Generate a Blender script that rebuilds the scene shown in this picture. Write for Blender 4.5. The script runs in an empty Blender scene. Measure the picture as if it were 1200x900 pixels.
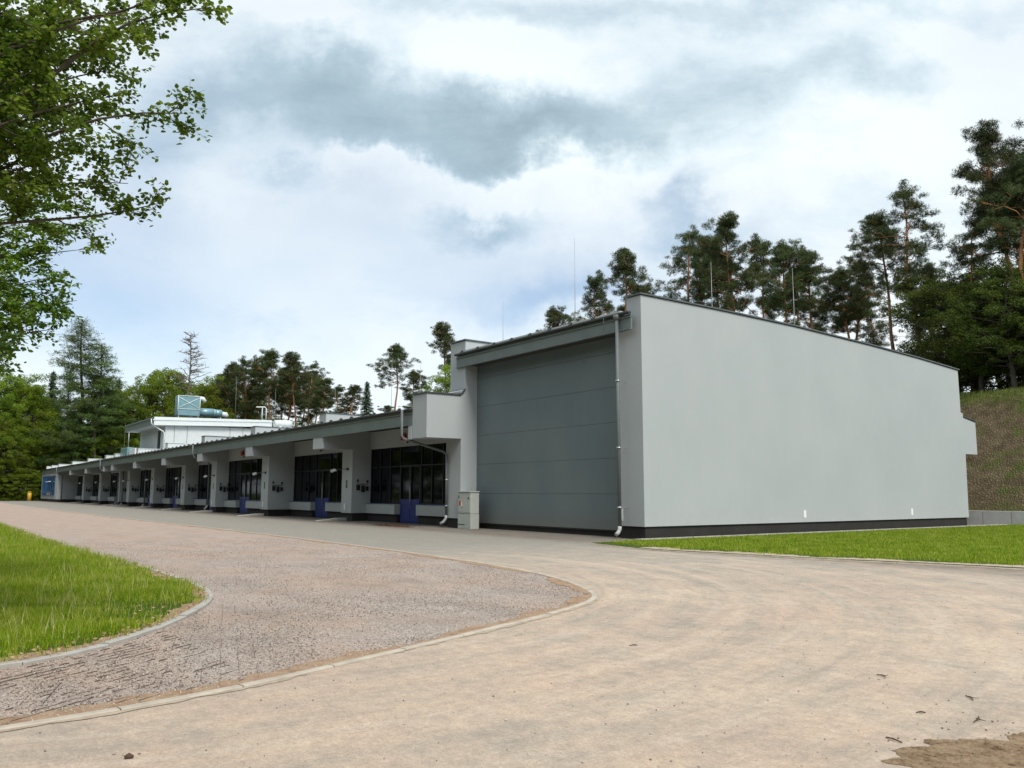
import bpy, math, random
import numpy as np
from mathutils import Vector, noise as mnoise
R = math.radians
random.seed(11); rng = np.random.default_rng(11)
S = bpy.context.scene
COL = S.collection

# ------------------------------------------------------------------ camera
CAM = Vector((21.446, -20.786, 1.6))
YAW, PITCH, ROLL, FPX = R(54.746), R(7.355), R(0.119), 987.924
FWD = Vector((-math.sin(YAW)*math.cos(PITCH), math.cos(YAW)*math.cos(PITCH), math.sin(PITCH)))
RIGHT = Vector((math.cos(YAW), math.sin(YAW), 0)); UP = RIGHT.cross(FWD)
cd = bpy.data.cameras.new('camera'); cam = bpy.data.objects.new('camera', cd); COL.objects.link(cam)
cd.sensor_fit = 'HORIZONTAL'; cd.sensor_width = 36; cd.lens = FPX/1200*36
cd.clip_start = .1; cd.clip_end = 5000
cr, sr = math.cos(ROLL), math.sin(ROLL)
cx_ = RIGHT*cr + UP*sr; cy_ = UP*cr - RIGHT*sr
from mathutils import Matrix
M = Matrix((cx_, cy_, -FWD)).transposed().to_4x4(); M.translation = CAM
cam.matrix_world = M
S.camera = cam
def ray(u, v):
    a, b = u-600, v-450
    x = cr*a + sr*b; y = -sr*a + cr*b
    return FWD + RIGHT*(x/FPX) - UP*(y/FPX)
def at(u, v, k): return CAM + ray(u, v)*k          # a measured direction and a distance -> a point of the place

# ------------------------------------------------------------------ world: Nishita sky behind broken cloud
SUN_EL = R(50)        # azimuth clockwise from +Y
W = bpy.data.worlds.new('World'); S.world = W; W.use_nodes = True
nt = W.node_tree; N, Lk = nt.nodes, nt.links; N.clear()
def wn(t, **k):
    n = N.new(t)
    for a, b in k.items(): setattr(n, a, b)
    return n
def wmath(op, a, b=None, c=None, clamp=False):
    n = wn('ShaderNodeMath', operation=op, use_clamp=clamp)
    for i, v in enumerate((a, b, c)):
        if v is None: continue
        if isinstance(v, (int, float)): n.inputs[i].default_value = v
        else: Lk.new(v, n.inputs[i])
    return n.outputs[0]
out = wn('ShaderNodeOutputWorld')
sky = wn('ShaderNodeTexSky', sky_type='NISHITA', sun_disc=False, sun_elevation=SUN_EL, sun_rotation=R(97))
sky.air_density = 1.0; sky.dust_density = .6; sky.ozone_density = 1.5
bg1 = wn('ShaderNodeBackground'); bg1.inputs[1].default_value = .10; Lk.new(sky.outputs[0], bg1.inputs[0])
tc = wn('ShaderNodeTexCoord')
def dot(v):
    n = wn('ShaderNodeVectorMath', operation='DOT_PRODUCT'); Lk.new(tc.outputs['Generated'], n.inputs[0]); n.inputs[1].default_value = v
    return n.outputs['Value']
df = wmath('MAXIMUM', wmath('ABSOLUTE', dot(FWD)), .15)
px = wmath('DIVIDE', dot(RIGHT), df); py = wmath('DIVIDE', dot(UP), df)
cmb = wn('ShaderNodeCombineXYZ'); Lk.new(px, cmb.inputs[0]); Lk.new(py, cmb.inputs[1])
def wnoise(scale, detail=6, rough=.55, vec=None, off=(0, 0, 0), stretch=(1, 1, 1), dist=0):
    mp = wn('ShaderNodeMapping'); Lk.new(vec or cmb.outputs[0], mp.inputs[0]); mp.inputs[1].default_value = off; mp.inputs[3].default_value = stretch
    n = wn('ShaderNodeTexNoise'); Lk.new(mp.outputs[0], n.inputs[0])
    n.inputs['Scale'].default_value = scale; n.inputs['Detail'].default_value = detail; n.inputs['Roughness'].default_value = rough; n.inputs['Distortion'].default_value = dist
    return n
nd = wnoise(3.2, 7, .6)
sub = wn('ShaderNodeVectorMath', operation='SUBTRACT'); Lk.new(nd.outputs['Color'], sub.inputs[0]); sub.inputs[1].default_value = (.5, .5, .5)
scl = wn('ShaderNodeVectorMath', operation='SCALE'); Lk.new(sub.outputs[0], scl.inputs[0]); scl.inputs['Scale'].default_value = .30
wp = wn('ShaderNodeVectorMath', operation='ADD'); Lk.new(cmb.outputs[0], wp.inputs[0]); Lk.new(scl.outputs[0], wp.inputs[1])
def blob(u, v, ru, rv, amp, rot=0, soft=1.0):
    mp = wn('ShaderNodeMapping', vector_type='TEXTURE'); Lk.new(wp.outputs[0], mp.inputs[0])
    mp.inputs[1].default_value = ((u-600)/FPX, (450-v)/FPX, 0); mp.inputs[2].default_value = (0, 0, R(rot)); mp.inputs[3].default_value = (ru/FPX, rv/FPX, 1)
    sp = wn('ShaderNodeSeparateXYZ'); Lk.new(mp.outputs[0], sp.inputs[0])
    r2 = wmath('ADD', wmath('MULTIPLY', sp.outputs[0], sp.outputs[0]), wmath('MULTIPLY', sp.outputs[1], sp.outputs[1]))
    return wmath('MULTIPLY', wmath('POWER', 2.718, wmath('MULTIPLY', r2, -1.0)), amp)
def total(bl):
    s = bl[0]
    for b in bl[1:]: s = wmath('ADD', s, b)
    return s
dark = total([blob(270, 130, 150, 50, .42, 8), blob(490, 185, 120, 36, .52), blob(660, 165, 130, 30, .62), blob(390, 120, 90, 55, .40), blob(600, 140, 120, 30, .22), blob(560, 262, 62, 18, .5), blob(430, 90, 60, 60, .22),
              blob(1010, 100, 150, 36, .34), blob(600, 0, 220, 24, .26), blob(1000, 5, 260, 26, .26), blob(820, 130, 90, 40, .26), blob(360, 222, 45, 14, .30), blob(800, 250, 60, 24, .34), blob(240, 60, 90, 30, .10)])
bright = total([blob(560, 70, 100, 42, .50, 20), blob(570, 218, 170, 18, .45), blob(320, 20, 130, 26, .25), blob(1150, 120, 90, 90, .35), blob(430, 212, 60, 16, .4), blob(420, 300, 260, 70, .12)])
f1 = wnoise(6.5, 10, .66, off=(3.1, 1.2, 0), stretch=(.75, 1.5, 1), dist=.25)
f2 = wnoise(2.2, 5, .5, off=(9, 4, 2), stretch=(.6, 1.5, 1))
tex = wmath('MULTIPLY', wmath('SUBTRACT', f1.outputs['Fac'], .5), .85)
shade = wmath('ADD', wmath('SUBTRACT', wmath('ADD', .93, bright), dark), tex, clamp=True)
cr1 = wn('ShaderNodeValToRGB'); Lk.new(shade, cr1.inputs[0])
e = cr1.color_ramp.elements; e[0].position = .05; e[0].color = (.22, .30, .35, 1); e[1].position = .95; e[1].color = (.67, .725, .75, 1)
m_ = e.new(.5); m_.color = (.36, .46, .52, 1)
m_ = e.new(.78); m_.color = (.555, .64, .69, 1)
bg2 = wn('ShaderNodeBackground'); Lk.new(cr1.outputs[0], bg2.inputs[0]); bg2.inputs[1].default_value = 1.0
holes = total([blob(60, 350, 190, 130, .46), blob(330, 250, 260, 60, .22), blob(700, 330, 160, 50, .3), blob(560, 300, 240, 55, .20), blob(800, 245, 90, 32, .3), blob(620, 345, 120, 22, .3), blob(250, 380, 200, 60, .25), blob(190, 180, 70, 90, .2), blob(950, 260, 150, 50, .16)])
hol = wmath('MULTIPLY', wmath('ADD', wmath('MULTIPLY', holes, 1.25), wmath('MULTIPLY', wmath('SUBTRACT', f2.outputs['Fac'], .5), .9)), 1.0, clamp=True)
mx = wn('ShaderNodeMixShader'); Lk.new(hol, mx.inputs[0]); Lk.new(bg2.outputs[0], mx.inputs[1]); Lk.new(bg1.outputs[0], mx.inputs[2])
Lk.new(mx.outputs[0], out.inputs[0])

# ------------------------------------------------------------------ sun, soft behind thin cloud
sd = bpy.data.lights.new('sun', 'SUN'); sd.energy = 2.3; sd.angle = R(20); sd.color = (1, .95, .87)
sun = bpy.data.objects.new('sun', sd); COL.objects.link(sun)
SUNDIR = Vector((math.cos(SUN_EL)*math.sin(R(97)), math.cos(SUN_EL)*math.cos(R(97)), math.sin(SUN_EL)))
sun.rotation_euler = SUNDIR.to_track_quat('Z', 'Y').to_euler(); sun.location = (40, -40, 40)
S.view_settings.view_transform = 'Standard'; S.view_settings.look = 'None'; S.view_settings.gamma = 1
S.view_settings.exposure = 0.52
S.cycles.diffuse_bounces = 1; S.cycles.max_bounces = 8

# ------------------------------------------------------------------ helpers
def tag(o, label=None, cat=None, group=None, kind=None):
    if label: o['label'] = label
    if cat: o['category'] = cat
    if group: o['group'] = group
    if kind: o['kind'] = kind
    return o
def empty(name, loc, label, cat, group=None, rz=0):
    o = bpy.data.objects.new(name, None); COL.objects.link(o); o.location = loc; o.rotation_euler = (0, 0, rz); o.empty_display_size = .2
    return tag(o, label, cat, group)
class MB:
    def __init__(s): s.v = []; s.f = []; s.sm = []
    def add(s, vs, fs, smooth=False):
        n = len(s.v); s.v += [tuple(p) for p in vs]; s.f += [tuple(i+n for i in q) for q in fs]; s.sm += [smooth]*len(fs); return s
    def box(s, x0, x1, y0, y1, z0, z1):
        return s.add([(x, y, z) for z in (z0, z1) for x, y in ((x0, y0), (x1, y0), (x1, y1), (x0, y1))],
                     [(3, 2, 1, 0), (4, 5, 6, 7), (0, 1, 5, 4), (1, 2, 6, 5), (2, 3, 7, 6), (3, 0, 4, 7)])
    def prism(s, poly, axis, a, b):
        def P(p, t): return (t, p[0], p[1]) if axis == 0 else ((p[0], t, p[1]) if axis == 1 else (p[0], p[1], t))
        n = len(poly)
        return s.add([P(p, a) for p in poly]+[P(p, b) for p in poly], [tuple(range(n))[::-1], tuple(range(n, 2*n))]+[(i, (i+1) % n, n+(i+1) % n, n+i) for i in range(n)])
    def tube(s, pts, r, n=8, cap=True):
        pts = [Vector(p) for p in pts]; rs = r if isinstance(r, (list, tuple)) else [r]*len(pts)
        vs = []; ref = None
        for i, p in enumerate(pts):
            t = (pts[min(i+1, len(pts)-1)]-pts[max(i-1, 0)]); t.normalize()
            if ref is None: ref = t.orthogonal().normalized()
            ref = (ref - t*ref.dot(t))
            if ref.length < 1e-5: ref = t.orthogonal()
            ref.normalize(); b = t.cross(ref)
            for k in range(n):
                a = 2*math.pi*k/n; vs.append(p + (ref*math.cos(a)+b*math.sin(a))*rs[i])
        fs = [(i*n+k, i*n+(k+1) % n, (i+1)*n+(k+1) % n, (i+1)*n+k) for i in range(len(pts)-1) for k in range(n)]
        s.add(vs, fs, True)
        if cap:
            m = len(s.v)-len(vs)
            s.f += [tuple(m+k for k in range(n))[::-1], tuple(m+(len(pts)-1)*n+k for k in range(n))]; s.sm += [False]*2
        return s
    def build(s, name, mat, parent=None, origin=None, bevel=0):
        me = bpy.data.meshes.new(name); o_ = Vector(origin) if origin else Vector((0, 0, 0))
        me.from_pydata([tuple(Vector(p)-o_) for p in s.v], [], s.f); me.update()
        me.polygons.foreach_set('use_smooth', s.sm)
        me.materials.append(mat)
        import bmesh
        bm = bmesh.new(); bm.from_mesh(me); bmesh.ops.recalc_face_normals(bm, faces=bm.faces); bm.to_mesh(me); bm.free()
        o = bpy.data.objects.new(name, me); COL.objects.link(o)
        if parent: o.parent = parent
        elif origin: o.location = origin
        if bevel:
            b = o.modifiers.new('bevel', 'BEVEL'); b.width = bevel; b.segments = 2; b.limit_method = 'ANGLE'
        return o
def fast_mesh(name, V, F, mat, smooth=False):
    """V (n,3), F (m,k) numpy"""
    me = bpy.data.meshes.new(name); k = F.shape[1]
    me.vertices.add(len(V)); me.vertices.foreach_set('co', V.astype(np.float32).ravel())
    me.loops.add(F.size); me.loops.foreach_set('vertex_index', F.astype(np.int32).ravel())
    me.polygons.add(len(F)); me.polygons.foreach_set('loop_start', np.arange(0, F.size, k, dtype=np.int32))
    me.polygons.foreach_set('loop_total', np.full(len(F), k, np.int32))
    if smooth: me.polygons.foreach_set('use_smooth', np.ones(len(F), bool))
    me.update(calc_edges=True); me.materials.append(mat)
    return me
def link(name, me, parent=None, loc=None):
    o = bpy.data.objects.new(name, me); COL.objects.link(o)
    if parent: o.parent = parent
    if loc: o.location = loc
    return o
def copy_tree(o, parent=None):
    c = o.copy(); COL.objects.link(c)
    if parent: c.parent = parent
    for ch in list(o.children): copy_tree(ch, c)
    return c

# ---- materials
class Mt:
    def __init__(s, name):
        s.m = bpy.data.materials.new(name); s.m.use_nodes = True; s.t = s.m.node_tree; s.n = s.t.nodes; s.b = s.n['Principled BSDF']; s._tc = None
    def new(s, t, **k):
        n = s.n.new(t)
        for a, b in k.items(): setattr(n, a, b)
        return n
    def lk(s, a, b): s.t.links.new(a, b)
    def pos(s, sc=(1, 1, 1), obj=False, off=(0, 0, 0), rot=0):
        if s._tc is None: s._tc = s.new('ShaderNodeTexCoord'); s._g = s.new('ShaderNodeNewGeometry')
        mp = s.new('ShaderNodeMapping'); s.lk(s._tc.outputs['Object'] if obj else s._g.outputs['Position'], mp.inputs[0])
        mp.inputs[3].default_value = sc; mp.inputs[1].default_value = off; mp.inputs[2].default_value = (0, 0, rot)
        return mp.outputs[0]
    def noise(s, scale, detail=4, rough=.5, vec=None, dist=0):
        n = s.new('ShaderNodeTexNoise'); s.lk(vec or s.pos(), n.inputs[0]); n.inputs['Scale'].default_value = scale
        n.inputs['Detail'].default_value = detail; n.inputs['Roughness'].default_value = rough; n.inputs['Distortion'].default_value = dist
        return n.outputs['Fac']
    def ramp(s, fac, stops):
        r = s.new('ShaderNodeValToRGB'); s.lk(fac, r.inputs[0]); e = r.color_ramp.elements
        e[0].position, e[0].color = stops[0][0], c4(stops[0][1]); e[1].position, e[1].color = stops[-1][0], c4(stops[-1][1])
        for p, c in stops[1:-1]: q = e.new(p); q.color = c4(c)
        return r.outputs[0]
    def math(s, op, a, b=None, clamp=False):
        n = s.new('ShaderNodeMath', operation=op, use_clamp=clamp)
        for i, v in enumerate((a, b)):
            if v is None: continue
            if isinstance(v, (int, float)): n.inputs[i].default_value = v
            else: s.lk(v, n.inputs[i])
        return n.outputs[0]
    def mix(s, fac, a, b, mode='MIX'):
        n = s.new('ShaderNodeMix', data_type='RGBA', blend_type=mode)
        for i, v in ((0, fac), (6, a), (7, b)):
            if isinstance(v, (int, float)): n.inputs[i].default_value = v
            elif isinstance(v, tuple): n.inputs[i].default_value = c4(v)
            else: s.lk(v, n.inputs[i])
        return n.outputs[2]
    def col(s, v):
        if isinstance(v, tuple): s.b.inputs['Base Color'].default_value = c4(v)
        else: s.lk(v, s.b.inputs['Base Color'])
        return s
    def set(s, rough=.7, metal=0, spec=.5):
        s.b.inputs['Roughness'].default_value = rough; s.b.inputs['Metallic'].default_value = metal; s.b.inputs['Specular IOR Level'].default_value = spec; return s
    def bump(s, h, strength=.3, dist=.01):
        n = s.new('ShaderNodeBump'); s.lk(h, n.inputs['Height']); n.inputs['Strength'].default_value = strength; n.inputs['Distance'].default_value = dist
        s.lk(n.outputs[0], s.b.inputs['Normal']); return s
def c4(c): return (c[0], c[1], c[2], 1)
def simple(name, c, rough=.6, metal=0, var=.12, vs=3.0, bs=0, spec=.5):
    m = Mt(name); f = m.noise(vs, 5, .6)
    m.col(m.ramp(f, [(.3, tuple(x*(1-var) for x in c)), (.7, tuple(min(1, x*(1+var)) for x in c))])).set(rough, metal, spec)
    if bs: m.bump(m.noise(bs, 3, .6), .25, .01)
    return m.m
# plaster: pale grey render with faint cloudy weathering and a little rain streaking
m = Mt('pale_grey_render')
a = m.noise(.35, 5, .6); b_ = m.noise(2.2, 4, .6, m.pos((1, 1, .16))); c_ = m.noise(60, 2, .6)
base = m.ramp(a, [(.3, (.378, .412, .428)), (.7, (.412, .443, .456))])
base = m.mix(m.math('MULTIPLY', m.math('SUBTRACT', b_, .58, True), .35), base, (.22, .235, .23))
sp = m.new('ShaderNodeSeparateXYZ'); m.lk(m.pos(), sp.inputs[0])
low = m.new('ShaderNodeMapRange'); m.lk(sp.outputs[2], low.inputs[0]); low.inputs[1].default_value = .4; low.inputs[2].default_value = 1.1; low.inputs[3].default_value = .7; low.inputs[4].default_value = 0
spl = m.math('MULTIPLY', low.outputs[0], m.math('SUBTRACT', m.noise(3.5, 6, .7), .38, True))
base = m.mix(spl, base, (.30, .25, .19))
m.col(base).set(.88, 0, .3).bump(c_, .35, .004); PLASTER = m.m
WHITE = simple('white_render', (.56, .60, .62), .8, 0, .05)
WHITEM = simple('white_sheet_metal', (.66, .71, .73), .45, 0, .04)
PLINTH = simple('dark_plinth_render', (.018, .017, .016), .85, 0, .25, 2, 40)
FASCIA = simple('grey_green_steel', (.15, .185, .182), .45, 0, .10, 1.2)
GUTTER = simple('dark_zinc_gutter', (.07, .078, .078), .4, .5, .2, 4)
CAPM = simple('dark_grey_coping', (.10, .115, .12), .4, .3, .15, 3)
PIPE = simple('grey_zinc_pipe', (.125, .145, .15), .6, 0, .08, 5)
SPOUT = simple('bright_zinc_spout', (.38, .40, .40), .5, 0, .05, 5)
ROOFM = simple('pale_roof_membrane', (.42, .45, .46), .6, 0, .12, 1)
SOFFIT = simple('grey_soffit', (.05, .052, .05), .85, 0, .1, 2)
m = Mt('grey_door_sheet'); f = m.noise(.5, 5, .6, m.pos((1, 1, .6)))
cc = m.ramp(f, [(.3, (.125, .160, .175)), (.7, (.155, .192, .200))])
sp = m.new('ShaderNodeSeparateXYZ'); m.lk(m.pos(), sp.inputs[0])
mr = m.new('ShaderNodeMapRange'); m.lk(sp.outputs[2], mr.inputs[0]); mr.inputs[1].default_value = .25; mr.inputs[2].default_value = 1.0; mr.inputs[3].default_value = .75; mr.inputs[4].default_value = 0
cc = m.mix(m.math('MULTIPLY', mr.outputs[0], m.noise(2.5, 6, .7)), cc, (.20, .17, .13))
m.col(cc).set(.5, 0, .4).bump(m.noise(900, 1, .5, m.pos((.02, 1, 1))), .1, .002); DOORM = m.m
GLASS = simple('dark_window_glass', (.002, .003, .005), .05, 0, .1, 1, 0, .22)
BLUE = simple('blue_door_paint', (.006, .022, .17), .45, 0, .1, 3)
BLUEF = simple('dark_blue_frame', (.004, .009, .026), .45, 0, .1, 3)
LBLUE = simple('light_blue_frame', (.03, .12, .30), .45, 0, .1, 3)
STEEL = simple('brushed_steel', (.55, .57, .58), .35, .8, .05)
DARKM = simple('black_plastic', (.012, .013, .014), .5, 0, .2)
REDM = simple('red_plastic', (.40, .025, .015), .4, 0, .1)
AMBER = simple('white_lens', (.65, .60, .48), .3, 0, .05)
GREEN = simple('green_label', (.02, .16, .09), .5, 0, .1)
PAPER = simple('white_label', (.75, .76, .74), .6, 0, .04)
CABM = simple('pale_green_grey_polyester', (.42, .45, .42), .55, 0, .05, 4)
CABD = simple('cabinet_joint_grey', (.10, .13, .12), .55)
ORANGE = simple('orange_warning_label', (.55, .16, .05), .5)
YELLOW = simple('yellow_paint', (.62, .38, .04), .5)
TEAL = simple('galvanised_teal_sheet', (.20, .36, .41), .35, .35, .12, 2)
CONC = simple('pale_concrete', (.36, .345, .315), .9, 0, .18, 2.5, 50)
KERBM = simple('dusty_concrete_kerb', (.42, .37, .31), .92, 0, .2, 3.5, 50)
RETM = simple('grey_precast_concrete', (.50, .50, .485), .85, 0, .16, 1.3, 40)

# ------------------------------------------------------------------ ground
def smooth(t): t = min(1, max(0, t)); return t*t*(3-2*t)
def ground_z(X, Y):
    hp = 7.9*smooth((X+180)/25)
    if Y < 25.6: return 0
    s = min(1, (Y-25.6)/8.4); b0 = min(.7, hp)
    return b0+(hp-b0)*s + smooth((Y-36)/40)*1.2
m = Mt('forest_floor')
m.col(m.ramp(m.noise(.8, 8, .65), [(.3, (.030, .050, .012)), (.55, (.055, .085, .018)), (.75, (.10, .075, .04))])).set(.95, 0, .1).bump(m.noise(6, 5, .7), .8, .1); FOREST = m.m
g = MB(); g.add([(-1500, -1500, -.03), (1500, -1500, -.03), (1500, 1500, -.03), (-1500, 1500, -.03)], [(0, 1, 2, 3)])
tag(g.build('ground', FOREST), kind='structure')

# asphalt with drifts of pinkish sand
m = Mt('sandy_asphalt')
P = m.pos(); sp = m.new('ShaderNodeSeparateXYZ'); m.lk(P, sp.inputs[0]); X_, Y_ = sp.outputs[0], sp.outputs[1]
vd = m.new('ShaderNodeVectorMath', operation='DISTANCE'); m.lk(P, vd.inputs[0]); vd.inputs[1].default_value = (6.5, -17.5, 0)
cb = m.new('ShaderNodeCombineXYZ'); m.lk(vd.outputs['Value'], cb.inputs[0])
sc_ = m.new('ShaderNodeVectorMath', operation='SCALE'); m.lk(P, sc_.inputs[0]); sc_.inputs['Scale'].default_value = .14
ad = m.new('ShaderNodeVectorMath', operation='ADD'); m.lk(cb.outputs[0], ad.inputs[0]); m.lk(sc_.outputs[0], ad.inputs[1])
arcs = m.noise(1.9, 8, .68, ad.outputs[0], .4)                       # tyre sweeps round the corner of the island
big = m.noise(.33, 9, .68); med = m.noise(1.6, 7, .65, m.pos((1, 1.2, 1))); fine = m.noise(130, 3, .7); grit = m.noise(38, 4, .75)
asph = m.ramp(med, [(.3, (.265, .243, .212)), (.7, (.335, .302, .260))])
sand = m.ramp(big, [(.35, (.445, .335, .262)), (.65, (.47, .385, .305))])
# sandiness grows towards the south-east mouth of the yard
near = m.new('ShaderNodeMapRange', interpolation_type='SMOOTHSTEP'); m.lk(m.math('SUBTRACT', m.math('MULTIPLY', X_, .75), Y_), near.inputs[0])
near.inputs[1].default_value = 3; near.inputs[2].default_value = 23; near.inputs[3].default_value = -.28; near.inputs[4].default_value = .34
q = m.math('ADD', m.math('ADD', m.math('MULTIPLY', m.math('SUBTRACT', arcs, .5), 1.9), m.math('MULTIPLY', m.math('SUBTRACT', big, .5), 1.3)), m.math('MULTIPLY', m.math('SUBTRACT', med, .5), 1.6))
q = m.math('ADD', m.math('ADD', q, near.outputs[0]), .31, True)
c1 = m.mix(q, asph, sand)
pink = m.math('MULTIPLY', m.math('SUBTRACT', m.noise(.55, 5, .6, m.pos(off=(7, 3, 0))), .5, True), 2.2, True)
c1 = m.mix(pink, c1, (.44, .33, .265))
# rusty dust below the canopy line, coloured darker to deepen the canopy shade
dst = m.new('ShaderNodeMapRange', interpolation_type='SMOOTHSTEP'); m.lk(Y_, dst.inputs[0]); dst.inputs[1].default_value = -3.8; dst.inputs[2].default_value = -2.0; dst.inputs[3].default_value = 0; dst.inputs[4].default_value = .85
def sstep(f, a, b, lo=0, hi=1):
    r = m.new('ShaderNodeMapRange', interpolation_type='SMOOTHSTEP'); m.lk(f, r.inputs[0]); r.inputs[1].default_value = a; r.inputs[2].default_value = b; r.inputs[3].default_value = lo; r.inputs[4].default_value = hi; return r.outputs[0]
sw1 = m.noise(2.6, 7, .6, ad.outputs[0], .2)
c1 = m.mix(m.math('MULTIPLY', sstep(sw1, .53, .64), .24), c1, (.53, .46, .385))
c1 = m.mix(m.math('MULTIPLY', sstep(sw1, .46, .34), .24), c1, (.20, .185, .165))
gm = m.math('MULTIPLY', sstep(Y_, -11.5, -9.3), sstep(m.math('ADD', X_, m.math('MULTIPLY', m.noise(.5, 5, .6), 6)), 10, 0))
c1 = m.mix(m.math('MULTIPLY', gm, .72), c1, m.mix(m.noise(1.4, 7, .65), (.175, .175, .162), (.25, .24, .215)))
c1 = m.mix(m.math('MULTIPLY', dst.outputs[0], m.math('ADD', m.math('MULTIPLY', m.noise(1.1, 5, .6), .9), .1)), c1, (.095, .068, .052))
mot = m.noise(8, 9, .78)
c1 = m.mix(.30, c1, m.ramp(mot, [(.34, (.22, .22, .22)), (.66, (.80, .78, .75))]), 'OVERLAY')
spk = m.math('GREATER_THAN', m.noise(21, 2, .5, m.pos(off=(3, 9, 0))), .735)
c1 = m.mix(m.math('MULTIPLY', spk, .55), c1, (.12, .09, .07))
c1 = m.mix(.38, c1, m.ramp(grit, [(.3, (.25, .25, .25)), (.7, (.80, .78, .76))]), 'OVERLAY')
c1 = m.mix(.20, c1, m.ramp(fine, [(.35, (.1, .1, .1)), (.65, (.9, .9, .9))]), 'OVERLAY')
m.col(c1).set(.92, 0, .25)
m.bump(m.math('ADD', m.math('MULTIPLY', fine, .5), m.math('ADD', m.math('MULTIPLY', grit, .6), m.math('MULTIPLY', big, .3))), .55, .012); ASPH = m.m
g = MB(); g.add([(-178, -75, 0), (70, -75, 0), (70, 26, 0), (-178, 26, 0)], [(0, 1, 2, 3)])
tag(g.build('asphalt_yard', ASPH), kind='structure')

def rounded(pts, n=7):
    """smooth a list of 2D points (Chaikin twice)"""
    for _ in range(2):
        q = [pts[0]]
        for a, b in zip(pts[:-1], pts[1:]):
            q += [(a[0]*.75+b[0]*.25, a[1]*.75+b[1]*.25), (a[0]*.25+b[0]*.75, a[1]*.25+b[1]*.75)]
        q.append(pts[-1]); pts = q
    return pts
GRAV_EDGE = rounded([(-145, -8.6), (-120, -9.9), (-67.2, -10.4), (-39.4, -10.2), (-25.1, -9.75), (-7.9, -9.55), (-.8, -9.65), (4.1, -9.95), (6.8, -10.25), (8.25, -10.6), (9.7, -11.1), (10.7, -11.6), (11.3, -12.0), (11.85, -12.7), (12.3, -13.6), (13.05, -15.3), (13.75, -17.1), (14.3, -18.5), (14.6, -20.1), (14.8, -24), (14.6, -34)])
GRASS_EDGE = rounded([(-145, -15.2), (-80, -16.6), (-30, -16.9), (-9.1, -16.9), (-1.7, -16.75), (3.6, -16.65), (6.5, -16.68), (8.0, -16.9), (9.3, -17.42), (10.6, -18.2), (11.35, -18.75), (11.9, -19.3), (12.25, -19.9), (12.5, -20.9), (12.7, -24), (12.6, -34)])
def sheet(edge, close, z, name, mat, kind='structure'):
    from mathutils.geometry import tessellate_polygon
    poly = [Vector((x, y, z)) for x, y in edge+close]
    tris = tessellate_polygon([poly])
    mb = MB(); mb.add(poly, [tuple(t) for t in tris])
    o = mb.build(name, mat)
    for p in o.data.polygons:
        if p.normal.z < 0: o.data.flip_normals(); break
    return tag(o, kind=kind)
m = Mt('pinkish_gravel')
v = m.new('ShaderNodeTexVoronoi'); m.lk(m.pos(), v.inputs[0]); v.inputs['Scale'].default_value = 62
vs_ = m.new('ShaderNodeSeparateColor'); m.lk(v.outputs['Color'], vs_.inputs[0])
peb = m.ramp(vs_.outputs[0], [(0, (.15, .125, .11)), (.2, (.29, .245, .215)), (.6, (.38, .315, .275)), (.85, (.45, .385, .34)), (1, (.56, .49, .44))])
gb = m.noise(.45, 6, .6)
peb = m.mix(m.math('MULTIPLY', m.math('SUBTRACT', gb, .40, True), 2.6, True), peb, m.mix(.6, peb, (.40, .25, .165)))
peb = m.mix(m.math('MULTIPLY', m.math('SUBTRACT', m.noise(.9, 5, .6, m.pos(off=(5, 5, 0))), .52, True), 1.7, True), peb, (.15, .125, .11))
sp = m.new('ShaderNodeSeparateXYZ'); m.lk(m.pos(), sp.inputs[0])
gx = m.new('ShaderNodeMapRange'); m.lk(sp.outputs[0], gx.inputs[0]); gx.inputs[1].default_value = 6; gx.inputs[2].default_value = -25; gx.inputs[3].default_value = 0; gx.inputs[4].default_value = .65
pt = m.noise(.7, 7, .68, m.pos((.7, 1.6, 1), off=(2, 2, 0)))
peb = m.mix(m.math('MULTIPLY', m.math('SUBTRACT', pt, .46, True), 2.6, True), peb, m.mix(.6, peb, (.17, .15, .14)))
peb = m.mix(gx.outputs[0], peb, m.ramp(m.noise(1.2, 7, .65), [(.3, (.33, .245, .20)), (.7, (.46, .36, .30))]))
m.col(peb).set(.9, 0, .25).bump(m.math('SUBTRACT', 1, v.outputs['Distance']), 1.0, .008); GRAV = m.m
sheet(GRAV_EDGE, [(-40, -36), (-145, -36)], .006, 'gravel_bed', GRAV)
m = Mt('lawn_soil')
m.col(m.ramp(m.noise(3, 6, .7), [(.3, (.035, .060, .010)), (.55, (.060, .095, .014)), (.8, (.15, .12, .06))])).set(.95, 0, .1).bump(m.noise(25, 4, .7), .8, .03); SOIL = m.m
sheet(GRASS_EDGE, [(-40, -36), (-145, -36)], .03, 'grass_island_soil', SOIL)
LAWN_EDGE = rounded([(.62, -3.0), (2.1, -3.35), (4.0, -3.6), (4.9, -3.5), (6.5, -3.1), (8.6, -2.7), (10.8, -1.85), (13, -1.25), (20, .6), (45, 8)])
sheet(LAWN_EDGE, [(45, 25.3), (.62, 25.3)], .035, 'lawn_soil', SOIL)
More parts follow.
